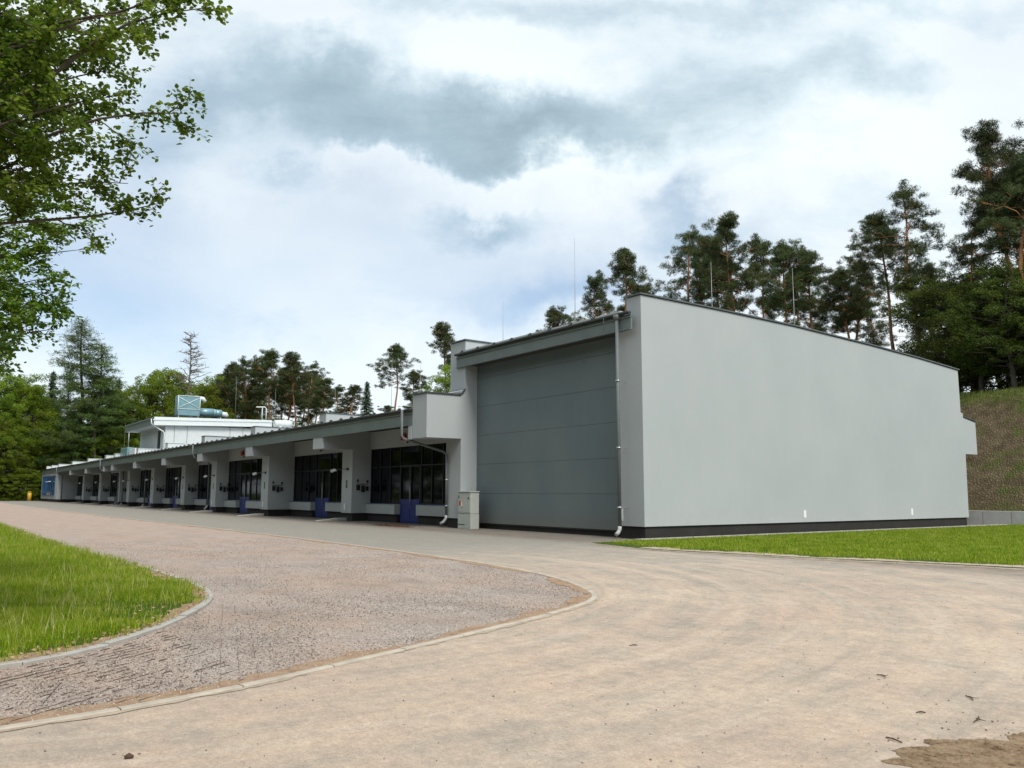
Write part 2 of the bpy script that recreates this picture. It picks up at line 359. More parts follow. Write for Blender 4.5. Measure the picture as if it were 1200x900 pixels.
def strip(path, w, z0, z1, name, mat, jit=0, gap=None):
    """kerb of given width along a 2D path"""
    mb = MB(); P2 = [Vector((x, y)) for x, y in path]
    # resample
    d = [0]
    for a, b in zip(P2[:-1], P2[1:]): d.append(d[-1]+(b-a).length)
    def pt(s):
        for i in range(len(d)-1):
            if s <= d[i+1]: t = (s-d[i])/max(1e-9, d[i+1]-d[i]); return P2[i].lerp(P2[i+1], t)
        return P2[-1]
    step = gap or 1.0; s = 0
    while s < d[-1]-.05:
        e_ = min(s+step-.012, d[-1]); k = 2
        ring = []
        for j in range(k+1):
            q = s+(e_-s)*j/k; c = pt(q); t = (pt(min(q+.05, d[-1]))-pt(max(q-.05, 0))).normalized(); n = Vector((-t.y, t.x)); ring.append((c, n))
        jz = random.uniform(-jit, jit); vs = []
        for c, n in ring:
            for o_, z in ((-w/2, z0), (-w/2, z1-.008), (-w/2+.008, z1), (w/2-.008, z1), (w/2, z1-.008), (w/2, z0)):
                vs.append((c.x+n.x*o_, c.y+n.y*o_, z+(jz if z > z0 else 0)))
        fs = [(i*6+a, i*6+a+1, i*6+a+7, i*6+a+6) for i in range(k) for a in range(5)]
        fs += [(0, 1, 2, 3, 4, 5), tuple(k*6+x for x in (5, 4, 3, 2, 1, 0))]
        mb.add(vs, fs); s += step
    return tag(mb.build(name, mat), kind='structure')
def crop(path, x0): return [p for p in path if p[0] > x0]
strip(crop(GRAV_EDGE, -110), .085, -.05, .020, 'gravel_kerb', KERBM, .004)
strip(crop(GRASS_EDGE, -60), .11, -.05, .044, 'grass_kerb', CONC, .008)
def drift(path, lo, hi, z, name, mat, x0=-70, seed=1.0, amp=.12):
    """ragged ribbon of blown sand lying along a kerb; lo/hi are offsets from the path"""
    P2 = [Vector(p) for p in path if p[0] > x0]; Q = []
    for a, b in zip(P2[:-1], P2[1:]):
        n = max(1, int((b-a).length/.07)) if min((a-CAM.xy).length, (b-CAM.xy).length) < 40 else max(1, int((b-a).length/.4))
        Q += [a.lerp(b, i/n) for i in range(n)]
    vs = []; fs = []
    for i, c in enumerate(Q):
        t = (Q[min(i+1, len(Q)-1)]-Q[max(0, i-1)]).normalized(); n = Vector((-t.y, t.x))
        r = mnoise.noise((c.x*.9, c.y*.9, seed))+.55*mnoise.noise((c.x*3.1, c.y*3.1, seed))+.4*mnoise.noise((c.x*11, c.y*11, seed))
        h = hi+(amp*r if hi > 0 else 0); l = lo+(amp*r if lo < 0 else 0)
        if hi > 0: h = max(h, .01)
        if lo < 0: l = min(l, -.01)
        vs += [(c.x+n.x*l, c.y+n.y*l, z), (c.x+n.x*h, c.y+n.y*h, z)]
        if i: k_ = 2*i; fs.append((k_-2, k_-1, k_+1, k_))
    mb = MB(); mb.add(vs, fs); return tag(mb.build(name, mat), kind='structure')
mD = Mt('orange_sand'); mD.col(mD.ramp(mD.noise(5, 8, .75), [(.3, (.20, .13, .085)), (.5, (.33, .225, .15)), (.72, (.40, .30, .21))])).set(.95, 0, .1).bump(mD.noise(60, 4, .7), .6, .02)
mE = Mt('pale_sand'); mE.col(mE.ramp(mE.noise(6, 8, .75), [(.3, (.28, .21, .15)), (.5, (.41, .34, .265)), (.72, (.48, .41, .33))])).set(.95, 0, .1).bump(mE.noise(50, 4, .7), .6, .02)
drift(GRAV_EDGE, -.24, -.03, .0115, 'sand_drift', mD.m, seed=1.0, amp=.22)
drift(GRAV_EDGE, .03, .07, .005, 'sand_drift', mE.m, seed=5.0, amp=.10)
drift(LAWN_EDGE, -.16, -.02, .006, 'sand_drift', mE.m, seed=8.0, amp=.12)
drift([p for p in LAWN_EDGE if p[0] > 3.2], .045, .55, .040, 'sand_drift', mE.m, seed=9.0, amp=.38)
drift(GRASS_EDGE, -.26, -.06, .034, 'sand_drift', mD.m, seed=3.0, amp=.22)
strip(crop(LAWN_EDGE, .6), .09, -.05, .026, 'lawn_kerb', KERBM, .004)
g = MB(); g.box(.06, .62, -.6, 25.28, -.05, .055); tag(g.build('gable_path', CONC), kind='structure')

# sandy hollow where the asphalt is broken open, lower right
m = Mt('broken_sand')
m.col(m.ramp(m.noise(7, 10, .8), [(.36, (.09, .058, .036)), (.43, (.28, .19, .115)), (.52, (.43, .31, .20)), (.72, (.56, .43, .29))])).set(.95, 0, .1).bump(m.noise(22, 6, .75), 1.0, .06); SANDM = m.m
cpt = Vector((19.15, -15.05)); pts = []; nrg, nseg = 40, 260
def patch_r(a):
    # radius of the hole's edge, ragged
    return (.62+.15*mnoise.noise((math.cos(a)*2.4, math.sin(a)*2.4, 3))+.10*mnoise.noise((math.cos(a)*7, math.sin(a)*7, 7))+.035*mnoise.noise((math.cos(a)*16, math.sin(a)*16, 2))+.018*mnoise.noise((math.cos(a)*40, math.sin(a)*40, 2)))
mb = MB(); vs = [(cpt.x, cpt.y, -.0)]; fs = []
for i in range(1, nrg+1):
    for k in range(nseg):
        a_ = 2*math.pi*k/nseg; f_ = i/nrg; r_ = patch_r(a_)*(f_**.8)
        ex = 1.0 + .65*abs(math.cos(a_-R(65)))
        x, y = cpt.x+math.cos(a_)*r_*ex, cpt.y+math.sin(a_)*r_*ex
        z = .007 + .013*(mnoise.noise((x*8, y*8, 1))+.8*mnoise.noise((x*23, y*23, 5))+.6*mnoise.noise((x*55, y*55, 5)))*(1-f_**8) - (.004 if i == nrg else 0)
        if i < nrg: z = max(z, .004)
        vs.append((x, y, z))
for k in range(nseg): fs.append((0, 1+k, 1+(k+1) % nseg))
for i in range(nrg-1):
    for k in range(nseg): p0 = 1+i*nseg; fs.append((p0+k, p0+nseg+k, p0+nseg+(k+1) % nseg, p0+(k+1) % nseg))
mb.add(vs, fs, True); tag(mb.build('sand_patch', SANDM), kind='structure')

# the bank behind the buildings, covered with a cellular erosion mat
m = Mt('bank_mat')
v = m.new('ShaderNodeTexVoronoi', feature='DISTANCE_TO_EDGE'); m.lk(m.pos((1, .9, .9)), v.inputs[0]); v.inputs['Scale'].default_value = 7.0
soil = m.ramp(m.noise(1.6, 7, .65), [(.3, (.060, .046, .030)), (.55, (.112, .088, .055)), (.8, (.165, .135, .088))])
cell = m.ramp(v.outputs['Distance'], [(.0, (.30, .29, .27)), (.25, (.62, .60, .58))])
soil = m.mix(.9, soil, cell, 'OVERLAY')
gr = m.math('MULTIPLY', m.math('SUBTRACT', m.noise(.42, 6, .68, m.pos(off=(1, 8, 2))), .47, True), 7, True)
soil = m.mix(m.math('MULTIPLY', gr, .75), soil, m.ramp(m.noise(9, 4, .7), [(.3, (.025, .055, .008)), (.7, (.09, .12, .02))]))
sp = m.new('ShaderNodeSeparateXYZ'); m.lk(m.pos(), sp.inputs[0])
tp = m.new('ShaderNodeMapRange'); m.lk(m.math('ADD', sp.outputs[2], m.math('MULTIPLY', m.noise(2.5, 5, .6), 1.2)), tp.inputs[0]); tp.inputs[1].default_value = 7.6; tp.inputs[2].default_value = 8.3
soil = m.mix(tp.outputs[0], soil, m.ramp(m.noise(5, 5, .7), [(.3, (.05, .075, .014)), (.7, (.13, .145, .04))]))
m.col(soil).set(.95, 0, .1).bump(v.outputs['Distance'], 1.0, .12); BANKM = m.m
xs = np.concatenate([np.arange(-200, -30, 3), np.arange(-30, 40, .5), np.arange(40, 121, 4)]); ys = np.concatenate([np.arange(25.6, 36, .4), np.array([37, 38, 40, 43, 47, 52, 60, 75, 90, 130])])
mb = MB(); vs = []
for x in xs:
    for y in ys:
        z = ground_z(x, y); z += .16*mnoise.noise((x*.55, y*.55, 0))*smooth((y-25.6)/1.0)+.07*mnoise.noise((x*2.1, y*2.1, 3))*smooth((y-25.6)/1.0)
        vs.append((x, y, z-.03 if z < .2 else z))
ny = len(ys); mb.add(vs, [(i*ny+j, (i+1)*ny+j, (i+1)*ny+j+1, i*ny+j+1) for i in range(len(xs)-1) for j in range(ny-1)], True)
tag(mb.build('bank', BANKM), kind='structure')
# precast retaining wall in front of the bank
rw = empty('retaining_wall', (0, 25.4, 0), 'low grey retaining wall of precast concrete blocks at the foot of the brown bank', 'wall')
k = 0; x = -13.79
while x < 30:
    b = MB(); dz = random.uniform(-.006, .006); b.box(x+.012, x+1.43-.012, 25.38, 25.62, -.02, .72+dz); b.build('block', RETM, rw, (0, 25.4, 0), .008); x += 1.43

# ------------------------------------------------------------------ the building
bld = empty('workshop_building', (0, 0, 0), 'long pale grey workshop building with recessed bays under a canopy and a tall grey-door hall', 'building')
def bx(name, mat, x0, x1, y0, y1, z0, z1, parent=bld, bevel=.006):
    b = MB(); b.box(x0, x1, y0, y1, z0, z1); return b.build(name, mat, parent, None, bevel)
# --- tall hall
prof = [(0, .44), (22.13, .44), (22.22, 3.57), (23.4, 3.57), (23.4, 5.22), (22.2, 5.42), (22.2, 5.62), (22.0, 5.66), (21.98, 7.78), (18.16, 8.06), (14.3, 8.27), (8.75, 8.50), (4.03, 8.60), (0, 8.64)]
b = MB(); b.prism(prof, 0, -.75, 0); gw = b.build('gable_wall', PLASTER, bld, None, .008)
# coping on the gable wall
cop = [(-.06, 8.66), (4.03, 8.62), (8.75, 8.52), (14.3, 8.29), (18.16, 8.08), (22.06, 7.80)]
b = MB(); b.prism(cop+[(y, z+.055) for y, z in cop[::-1]], 0, -.81, .06); b.build('coping', CAPM, gw)
b = MB(); b.prism([(22.2, 5.44), (23.46, 5.24), (23.46, 5.29), (22.2, 5.49)], 0, -.81, .05); b.build('coping', CAPM, gw)
for y0, z0 in ((8.9, .62), (16.9, .62)):
    bx('inspection_cover', PAPER, .0, .012, y0, y0+.16, z0, z0+.30, gw, .002)
b = MB(); b.box(-.75, -.07, .09, 22.05, -.05, .44); b.box(-1.30, -.75, .09, .5, -.05, .44); b.build('plinth', PLINTH, bld)
b = MB(); b.box(-1.35, -.752, 0, .55, .44, 7.44); b.build('pier', PLASTER, bld, None, .008)
bx('inspection_cover', PAPER, -1.16, -1.08, -.012, 0, .62, 1.05, bld, .002)
# separating wall between hall and low wing (one continuous side face, stepped outline)
sepf = [(-.41, .44), (.7, .44), (.7, 8.0), (22, 7.4), (22, 7.75), (4, 8.60), (-.21, 8.64), (-.21, 6.36), (-.41, 6.26), (-.41, 6.04), (-2.22, 6.04), (-2.22, 4.05), (-.41, 4.05)]
b = MB(); b.prism(sepf, 0, -12.74, -11.42); sw = b.build('separating_wall', PLASTER, bld, None, .008)
b = MB(); b.prism([(-2.28, 6.05), (-.43, 6.05), (-.43, 6.11), (-2.28, 6.11)], 0, -12.82, -11.36)
b.prism([(-.43, 6.11), (-.36, 6.11), (-.20, 6.32), (-.20, 6.37), (-.26, 6.37), (-.43, 6.16)], 0, -12.82, -11.37)
b.build('coping', CAPM, sw)
b = MB(); b.prism([(-.27, 8.65), (4, 8.61), (22, 7.77), (22, 7.82), (4, 8.66), (-.27, 8.71)], 0, -12.82, -11.36); b.build('coping', CAPM, sw)
bx('plinth', PLINTH, -12.66, -11.5, -.32, .7, -.05, .44)
# hall back wall, roof
bx('back_wall', PLASTER, -11.42, -.75, 21.7, 22, 0, 7.4)
b = MB(); b.prism([(-.32, 8.03), (22, 7.35), (22, 7.5), (-.32, 8.15)], 0, -12.07, -.76); rf = b.build('hall_roof', ROOFM, bld)
b = MB(); b.box(-12.1, -.24, -.27, -.20, 7.43, 7.96); b.box(-12.1, -.24, -.33, -.20, 7.40, 7.43); b.box(-12.1, -.24, -.33, -.20, 7.84, 7.87); fb = b.build('fascia_beam', FASCIA, bld, None, .004)
b = MB(); b.box(-12.1, -.22, -.43, -.275, 7.985, 8.055); b.box(-12.1, -.22, -.40, -.275, 7.965, 7.985); gt = b.build('gutter', GUTTER, bld, None, .012)
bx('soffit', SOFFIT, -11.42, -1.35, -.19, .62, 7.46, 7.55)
# sectional door
gd = []; b = MB(); z = .24
while z < 7.40:
    z1 = min(z+1.325, 7.46); b.box(-11.42, -1.352, .45, .50, z+.004, z1-.004); z += 1.325
door = b.build('garage_door', DOORM, bld, None, .006)
bx('door_backing', DARKM, -11.42, -1.3, .505, .6, .24, 7.5, door, 0)
bx('bottom_seal', DARKM, -11.42, -1.352, .455, .50, .19, .246, door, 0)
bx('threshold', PLINTH, -11.42, -1.3, .52, .7, -.05, .3)
# downpipe of the hall
def downpipe(pts, r=.055, spout=None, clips=()):
    b = MB(); b.tube(pts, r, 12); o = b.build('downpipe', PIPE, bld)
    if spout: q = MB(); q.tube(spout, r*1.08, 12); q.build('spout', SPOUT, o)
    if clips:
        for (cx, cy, cz) in clips: q = MB(); q.tube([(cx, cy, cz-.02), (cx, cy, cz+.02)], r*1.35, 12); q.build('pipe_clip', STEEL, o)
    return o
dp = downpipe([(-.86, -.37, 8.0), (-.86, -.37, .42)], .065,
              [(-.86, -.37, .44), (-.86, -.38, .33), (-.86, -.45, .22), (-.86, -.56, .15)], ((-.86, -.37, 5.6), (-.86, -.37, 3.2), (-.86, -.37, 1.1)))
for z_ in (5.6, 3.2, 1.1): bx('wall_bracket', STEEL, -.87, -.85, -.31, 0, z_-.01, z_+.01, dp, 0)
b = MB(); b.tube([(-.86, -.37, 8.0), (-.86, -.37, 7.88), (-.86, -.37, 7.8)], [.14, .13, .07], 12); b.build('outlet_funnel', PIPE, dp)
b = MB(); b.tube([(-1.55, -.42, 8.06), (-1.5, -.44, 7.9), (-1.52, -.44, 7.5)], .008, 6); b.build('earth_wire', PIPE, bld)

# --- low wing: canopy fascia, roof
XE = -148.2
b = MB(); b.box(XE, -12.76, -2.20, -2.13, 4.70, 5.34); b.box(XE, -12.76, -2.27, -2.12, 4.67, 4.70); b.box(XE, -12.76, -2.27, -2.12, 5.20, 5.23); fb2 = b.build('canopy_beam', FASCIA, bld, None, .004)
b = MB(); b.box(XE-.05, -12.74, -2.37, -2.20, 5.37, 5.44); b.box(XE-.05, -12.74, -2.34, -2.20, 5.345, 5.37); b.build('canopy_gutter', GUTTER, bld, None, .012)
b = MB(); b.prism([(-2.21, 5.38), (15, 5.20), (15, 5.36), (-2.21, 5.47)], 0, XE, -12.76); lr = b.build('low_roof', ROOFM, bld)
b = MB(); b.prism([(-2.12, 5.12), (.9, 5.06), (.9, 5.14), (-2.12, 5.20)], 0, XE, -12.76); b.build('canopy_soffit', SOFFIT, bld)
bx('rear_wall', PLASTER, XE, -12.76, 14.7, 15, 0, 5.2)
# gutter brackets / snow guards along both eaves
sg0 = MB(); sg0.prism([(-2.36, 5.44), (-2.20, 5.44), (-2.16, 5.53), (-2.28, 5.55)], 0, -.06, .06)
sg = sg0.build('snow_guard', DARKM, bld, None, .01); sg.location = (-14.0, 0, 0)
x = -15.35
while x > -100: c = sg.copy(); COL.objects.link(c); c.location = (x, 0, 0); x -= 1.33
for i in range(8): c = sg.copy(); COL.objects.link(c); c.location = (-2.2-i*1.33, 1.92, 2.615)

FINS = [-23.1, -35.1, -47.2, -59.1, -71.35, -83.3, -88.8, -101.3, -114.6, -128.5]
YF = {-47.2: -1.05, -35.1: -1.05}
TH = 1.38
def add_fin(x, first=True):
    yf = YF.get(x, -.41); th = TH if x != -88.8 else .9
    poly = [(yf, .44), (.8, .44), (.8, 5.1), (-2.125, 5.17) if 0 else (-2.11, 5.12), (-2.11, 4.66), (-2.24, 4.66), (-2.24, 4.03), (yf, 4.03)]
    b = MB(); b.prism(poly, 0, x-th, x); f = b.build('fin_wall', PLASTER, bld, None, .008)
    bx('fin_plinth', PLINTH, x-th+.12, x-.12, yf+.12, .8, -.05, .44, f)
    # lamp on a short arm reaching out from the front edge
    b = MB(); b.tube([(x-.55, yf-.02, 2.93), (x-.9, yf-.22, 2.93), (x-1.9, yf-.30, 2.90)], .022, 6); b.box(x-.65, x-.45, yf-.05, yf, 2.86, 3.0); ar = b.build('lamp_arm', DARKM, f)
    b = MB(); b.tube([(x-1.55, yf-.30, 2.87), (x-1.75, yf-.30, 2.90), (x-2.15, yf-.30, 2.85), (x-2.25, yf-.30, 2.80)], [.05, .09, .10, .04], 10); b.build('lamp_head', WHITEM, f)
    bx('number_plate', DARKM, x-.78, x-.60, yf-.012, yf, 1.85, 2.3, f, .002)
    bx('label_plate', GREEN, x-.76, x-.64, yf-.016, yf-.010, 1.98, 2.2, f, 0)
    bx('inspection_cover', PAPER, x-.98, x-.86, yf-.012, yf, .62, .98, f, .002)
    # sockets on the side face
    yy = yf+.28
    bx('socket_box', DARKM, x, x+.10, yy, yy+.20, 1.72, 2.02, f, .01)
    bx('socket_box', DARKM, x, x+.12, yy+.30, yy+.48, 1.62, 2.0, f, .01)
    bx('junction_box', DARKM, x, x+.07, yy+.02, yy+.11, 2.18, 2.34, f, .01)
    bx('junction_box', DARKM, x, x+.07, yy+.62, yy+.72, 2.15, 2.30, f, .01)
    bx('conduit', DARKM, x, x+.03, yy, yy+.72, 2.06, 2.09, f, 0)
    bx('switch_box', DARKM, x, x+.08, yy+.58, yy+.74, 1.7, 1.95, f, .01)
    return f
for x in FINS[:-1]: add_fin(x)
def bay(xl, xr, yfa, dx, far=False):
    """facade between left fin's right face xl and right fin's left face xr, door centre dx"""
    w = 1.0; y0, y1 = yfa, yfa+.06
    bx('lintel', SOFFIT if 0 else PLASTER, xl, xr, y0-.10, y1+.2, 4.06, 5.05)
    d0, d1 = dx-1.08, dx+1.08
    bx('bay_plinth', PLINTH, xl, d0-.15, y0-.18, y1+.2, -.05, .44); bx('bay_plinth', PLINTH, d1+.1, xr, y0-.18, y1+.2, -.05, .44)
    bx('dado_wall', PLASTER, xl, d0-.15, y0-.32, y1+.2, .44, .98, bld, .01); bx('dado_wall', PLASTER, d1+.1, xr, y0-.32, y1+.2, .44, .98, bld, .01)
    for a, b2 in ((xl, d0-.05), (d1+.05, xr)):
        wn_ = bx('window', GLASS, a, b2, y0+.03, y1, 1.02, 4.06, bld, 0)
        fr = MB(); n = max(2, int(round((b2-a)/1.25)))
        for i in range(n+1):
            xx = a+(b2-a)*i/n; xx = min(max(xx, a+.035), b2-.035); fr.box(xx-.035, xx+.035, y0-.02, y0+.027, 1.0, 4.06)
        for i in range(n):
            xa = a+(b2-a)*i/n; xb = a+(b2-a)*(i+1)/n
            fr.box(xa+.037 if i else xa+.072, xb-.037 if i < n-1 else xb-.072, y0-.014, y0+.026, 2.98, 3.05)
            fr.box(xa+.037 if i else xa+.072, xb-.037 if i < n-1 else xb-.072, y0-.014, y0+.026, 1.0, 1.06)
        fr.build('frame', BLUEF, wn_)
        bx('sill', LBLUE, a, b2-.12, y0-.36, y0-.02, .982, 1.0, wn_, .002)
    dr = bx('door', GLASS, d0, d1, y0+.02, y0+.06, 1.24, 2.95, bld, 0)
    b = MB()
    for a, b2 in ((d0+.03, dx-.012), (dx+.012, d1-.03)): b.box(a, b2, y0-.05, y0+.018, .03, 1.25)
    b.build('kick_panel', BLUE, dr, None, .01)
    b = MB()
    for xx in (d0, dx-.055, dx+.055, d1): b.box(xx-.05, xx+.05, y0-.045, y0+.018, 1.252, 2.95)
    b.box(d0-.05, d1+.05, y0-.05, y0+.02, 2.952, 3.06)
    b.build('frame', BLUEF, dr, None, .004)
    bx('transom', GLASS, d0, d1, y0+.02, y0+.06, 3.06, 4.06, dr, 0)
    b = MB(); b.tube([(dx+.13, y0-.11, .75), (dx+.13, y0-.11, 2.25)], .018, 8); b.box(dx+.12, dx+.14, y0-.11, y0-.05, .85, .88); b.box(dx+.12, dx+.14, y0-.11, y0-.05, 2.12, 2.15); b.build('handle', STEEL, dr)
    # siren on the lintel
    s_ = bx('alarm_siren', REDM, dx-.85, dx-.35, y0-.22, y0-.10, 4.38, 4.72, bld, .02)
    bx('lens', AMBER, dx-.30, dx+.02, y0-.20, y0-.10, 4.22, 4.42, s_, .03)
    b = MB(); b.tube([(dx-.05, y0-.1, 4.3), (dx+.0, y0-.28, 4.25)], .05, 8); b.build('floodlight', DARKM, s_)
bay(-23.1, -12.74, .78, -18.33)
bay(-35.1, -24.48, .78, -30.05)
bay(-47.2, -36.48, -.05, -42.95)
bay(-59.1, -48.58, .78, -54.0)
bay(-71.35, -60.48, .78, -66.9)
bay(-83.3, -72.73, .78, -77.8)
bay(-88.8, -84.68, .78, -86.6)
bay(-101.3, -89.7, .78, -95.2)
bay(-114.6, -102.68, .78, -108.2)
bay(-128.5, -115.98, .78, -122.0)
# end block
b = MB(); b.box(XE, -128.5, -2.10, 14.7, .44, 5.12); eb = b.build('end_block', PLASTER, bld, None, .01)
bx('plinth', PLINTH, XE+.15, -128.62, -1.98, 14.6, -.05, .44)
wn_ = bx('window', GLASS, -146.3, -131.4, -2.14, -2.10, 1.1, 4.2, eb, 0)
b = MB()
for xx in (-146.3, -144.2, -142.1, -140.0, -137.9, -135.8, -133.6, -131.4): b.box(xx-.12, xx+.12, -2.2, -2.142, 1.1, 4.2)
b.box(-146.18, -141.2, -2.18, -2.142, 1.3, 4.0)
b.box(-146.42, -131.28, -2.26, -2.142, 1.0, 1.1); b.build('frame', LBLUE, wn_)
b = MB(); b.tube([(-135, -2.3, 3.3), (-136.4, -2.9, 3.2)], .06, 6); b.build('lamp_arm', WHITEM, eb)
# white parapets standing on the roof above each fin
for x in FINS+[-136.5, -143.0]:
    top = 6.02 if x > -80 else 5.92
    b = MB(); b.prism([(-2.08, 5.49), (12.5, 5.42), (12.5, top-.15), (-2.08, top)], 0, x-.95, x); p_ = b.build('roof_parapet', WHITE if x < -50 else PLASTER, bld, None, .006)
    b = MB(); b.prism([(-2.12, top+.003), (12.5, top-.147), (12.5, top-.11), (-2.12, top+.04)], 0, x-1.0, x+.05); b.build('coping', CAPM if x > -50 else WHITEM, p_)
# downpipes of the low wing
downpipe([(-13.35, -2.44, 5.40), (-13.35, -2.44, 4.22), (-13.30, -2.36, 4.08), (-12.62, -.62, 3.50), (-12.5, -.52, 3.35), (-12.5, -.50, .55)], .06, [(-12.5, -.50, .56), (-12.5, -.52, .42), (-12.56, -.60, .27), (-12.66, -.72, .17)], ((-12.5, -.5, 2.2), (-12.5, -.5, 1.0)))
for x in (-49.2, -90.4):
    downpipe([(x, -2.44, 5.4), (x, -2.42, 4.5), (x+.1, -2.3, 4.2), (x+.9, -.62, 3.6), (x+1, -.52, 3.4), (x+1.0, -.52, .5)] if x < -60 else [(x, -2.44, 5.4), (x, -2.44, 4.7), (x, -2.3, 4.4), (x+.2, -1.3, 4.1), (x+.2, -1.15, 3.9), (x+.2, -1.12, .6)], .06, [(x+1.0 if x < -60 else x+.2, -.52 if x < -60 else -1.12, .52), (x+.9 if x < -60 else x+.1, -.75 if x < -60 else -1.35, .2)])
for x in (-74.4, -86.0): downpipe([(x, -.6, 4.0), (x, -.6, .3)], .07, [(x, -.6, .32), (x-.1, -.8, .1)])
downpipe([(-128.2, -2.44, 5.4), (-128.2, -2.35, 4.5), (-127.9, -1.6, 4.2), (-127.9, -1.55, .3)], .08)
b = MB(); b.box(-13.1, -12.78, -2.24, -2.12, 4.03, 4.66); b.build('beam_tip', PLASTER, bld, None, .005)
# --- penthouse on the low wing
ph = MB(); ph.box(-83.5, -71.6, .5, 11.4, 5.2, 8.6); pho = ph.build('penthouse', WHITE, bld, None, .008)
b = MB(); b.prism([(-.75, 8.50), (11.7, 8.86), (11.7, 9.62), (-.75, 9.36)], 0, -71.3, -71.15); b.build('verge_board', WHITEM, pho, None, .004)
b = MB(); b.prism([(-.85, 9.0), (11.7, 9.36), (11.7, 9.48), (-.85, 9.12)], 0, -71.14, -71.09); b.build('verge_trim', WHITEM, pho)
b = MB(); b.prism([(-.75, 9.15), (11.7, 9.42), (11.7, 9.56), (-.75, 9.30)], 0, -85.1, -71.31); b.build('roof', GUTTER, pho)
b = MB(); b.box(-85.1, -71.31, -.80, -.74, 8.52, 9.16); b.box(-85.1, -71.31, -.92, -.81, 9.17, 9.30); b.build('eaves_board', FASCIA, pho, None, .004)
b = MB(); b.box(-85.1, -71.31, -.72, .49, 8.52, 8.58); b.build('soffit', WHITE, pho)
bx('door', BLUEF, -74.6, -73.6, .44, .5, 6.0, 8.1, pho)
b = MB(); b.tube([(-71.5, -.95, 9.15), (-71.5, -.93, 8.7), (-71.45, -.7, 8.45), (-71.45, .25, 7.9), (-71.45, .38, 7.7), (-71.45, .38, 6.0)], .06, 8); b.build('downpipe', WHITEM, pho)
for y_, h_ in ((1.4, .4), (2.7, .4), (7.2, .5), (8.6, .5)):
    b = MB(); b.tube([(-71.5, y_, 5.6), (-71.5, y_, 9.0)], .015, 5); b.build('conductor_cable', CAPM, pho)

# ------------------------------------------------------------------ things on the roof
t = empty('ventilation_unit', (-78, 4, 9.4), 'teal ventilation unit with cross braced casing and round ducts on the white penthouse roof', 'ventilation unit')
o0 = (-78, 4, 9.4)
HX = -74.5
b = MB(); b.box(HX-1.2, HX, 2.3, 4.7, 9.95, 12.15); cs = b.build('casing', TEAL, t, o0, .03)
b = MB()
for (p, q) in (((HX+.03, 2.3, 10.7), (HX+.03, 4.7, 12.0)), ((HX+.03, 2.3, 12.0), (HX+.03, 4.7, 10.7)), ((HX+.03, 2.3, 10.65), (HX+.03, 4.7, 10.65)), ((HX+.03, 2.34, 9.95), (HX+.03, 2.34, 12.15)), ((HX+.03, 4.66, 9.95), (HX+.03, 4.66, 12.15)), ((HX+.03, 2.3, 12.1), (HX+.03, 4.7, 12.1))): b.tube([p, q], .04, 5)
b.build('brace', WHITEM, cs, o0)
b = MB(); b.tube([(HX-.5, 4.2, 12.0), (HX-.3, 5.05, 11.9), (HX-.3, 5.3, 11.6)], [.26, .26, .2], 14); b.build('cowl', WHITEM, t, o0)
b = MB(); b.tube([(HX-.6, 4.7, 10.45), (HX-.6, 6.35, 10.45)], .45, 18); b.build('duct', TEAL, t, o0)
b = MB(); b.tube([(HX-.6, 6.4, 10.42), (HX-.6, 7.2, 10.40)], .42, 18); b.build('duct', TEAL, t, o0)
b = MB(); b.tube([(HX-.6, 7.2, 10.35), (HX-.6, 7.7, 10.3), (HX-.6, 7.9, 10.1)], [.3, .3, .2], 14); b.build('duct_end', WHITEM, t, o0)
b = MB(); b.tube([(HX-.6, 6.33, 10.45), (HX-.6, 6.42, 10.45)], .42, 18); b.tube([(HX-.6, 5.5, 10.45), (HX-.6, 5.56, 10.45)], .42, 18); b.build('flange', WHITEM, t, o0)
b = MB()
for xx in (HX-1.1, HX-.15):
    for yy in (2.45, 4.55, 7.0): b.box(xx-.05, xx+.05, yy-.05, yy+.05, 9.3, 9.97)
b.build('support', STEEL, t, o0)
# cables/pipes
t = empty('vent_pipe', (-71.9, 10.6, 9.5), 'white bent vent pipe frame at the right end of the penthouse roof', 'pipe')
b = MB(); b.tube([(-72.2, 10.2, 11.1), (-72.2, 11.2, 11.15), (-72.2, 11.35, 11.0), (-72.2, 11.35, 9.4)], .07, 8); b.tube([(-72.2, 10.9, 11.1), (-72.2, 10.9, 9.5)], .05, 8); b.build('pipe', WHITEM, t, (-71.9, 10.6, 9.5))
t = empty('roof_dome', (-60.5, 9.0, 5.4), 'rounded white roof cowl between the penthouse and the roof parapet', 'roof vent')
b = MB(); b.tube([(-64.5, 9.6, 8.7), (-64.5, 11.2, 8.7), (-64.5, 11.45, 8.5)], [.38, .42, .25], 16); b.tube([(-64.5, 10.2, 5.3), (-64.5, 10.2, 8.5)], .3, 14); b.build('cowl', WHITEM, t, (-60.5, 9.0, 5.4))
t = empty('chimney_cowl', (-14.4, 1.5, 5.4), 'small dark vent cowl on the low roof beside the tall hall', 'roof vent')
b = MB(); b.tube([(-14.4, 1.5, 5.3), (-14.4, 1.5, 6.35)], .14, 10); b.build('pipe', PIPE, t, (-14.4, 1.5, 5.4)); b = MB(); b.tube([(-14.4, 1.5, 6.38), (-14.4, 1.5, 6.56)], .30, 12); b.tube([(-14.75, 1.5, 6.2), (-14.75, 1.5, 6.55)], .12, 10); b.build('cap', DARKM, t, (-14.4, 1.5, 5.4))
t = empty('air_conditioner', (-80, -.4, 5.4), 'low bluish air conditioning units in front of the penthouse under its eaves', 'air conditioner')
b = MB(); b.box(-83.0, -79.5, -1.6, -.4, 5.45, 6.5); b.build('casing', TEAL, t, (-80, -.4, 5.4), .05); b = MB(); b.box(-79.3, -76.5, -1.4, -.4, 5.45, 6.3); b.build('casing', WHITEM, t, (-80, -.4, 5.4), .05)
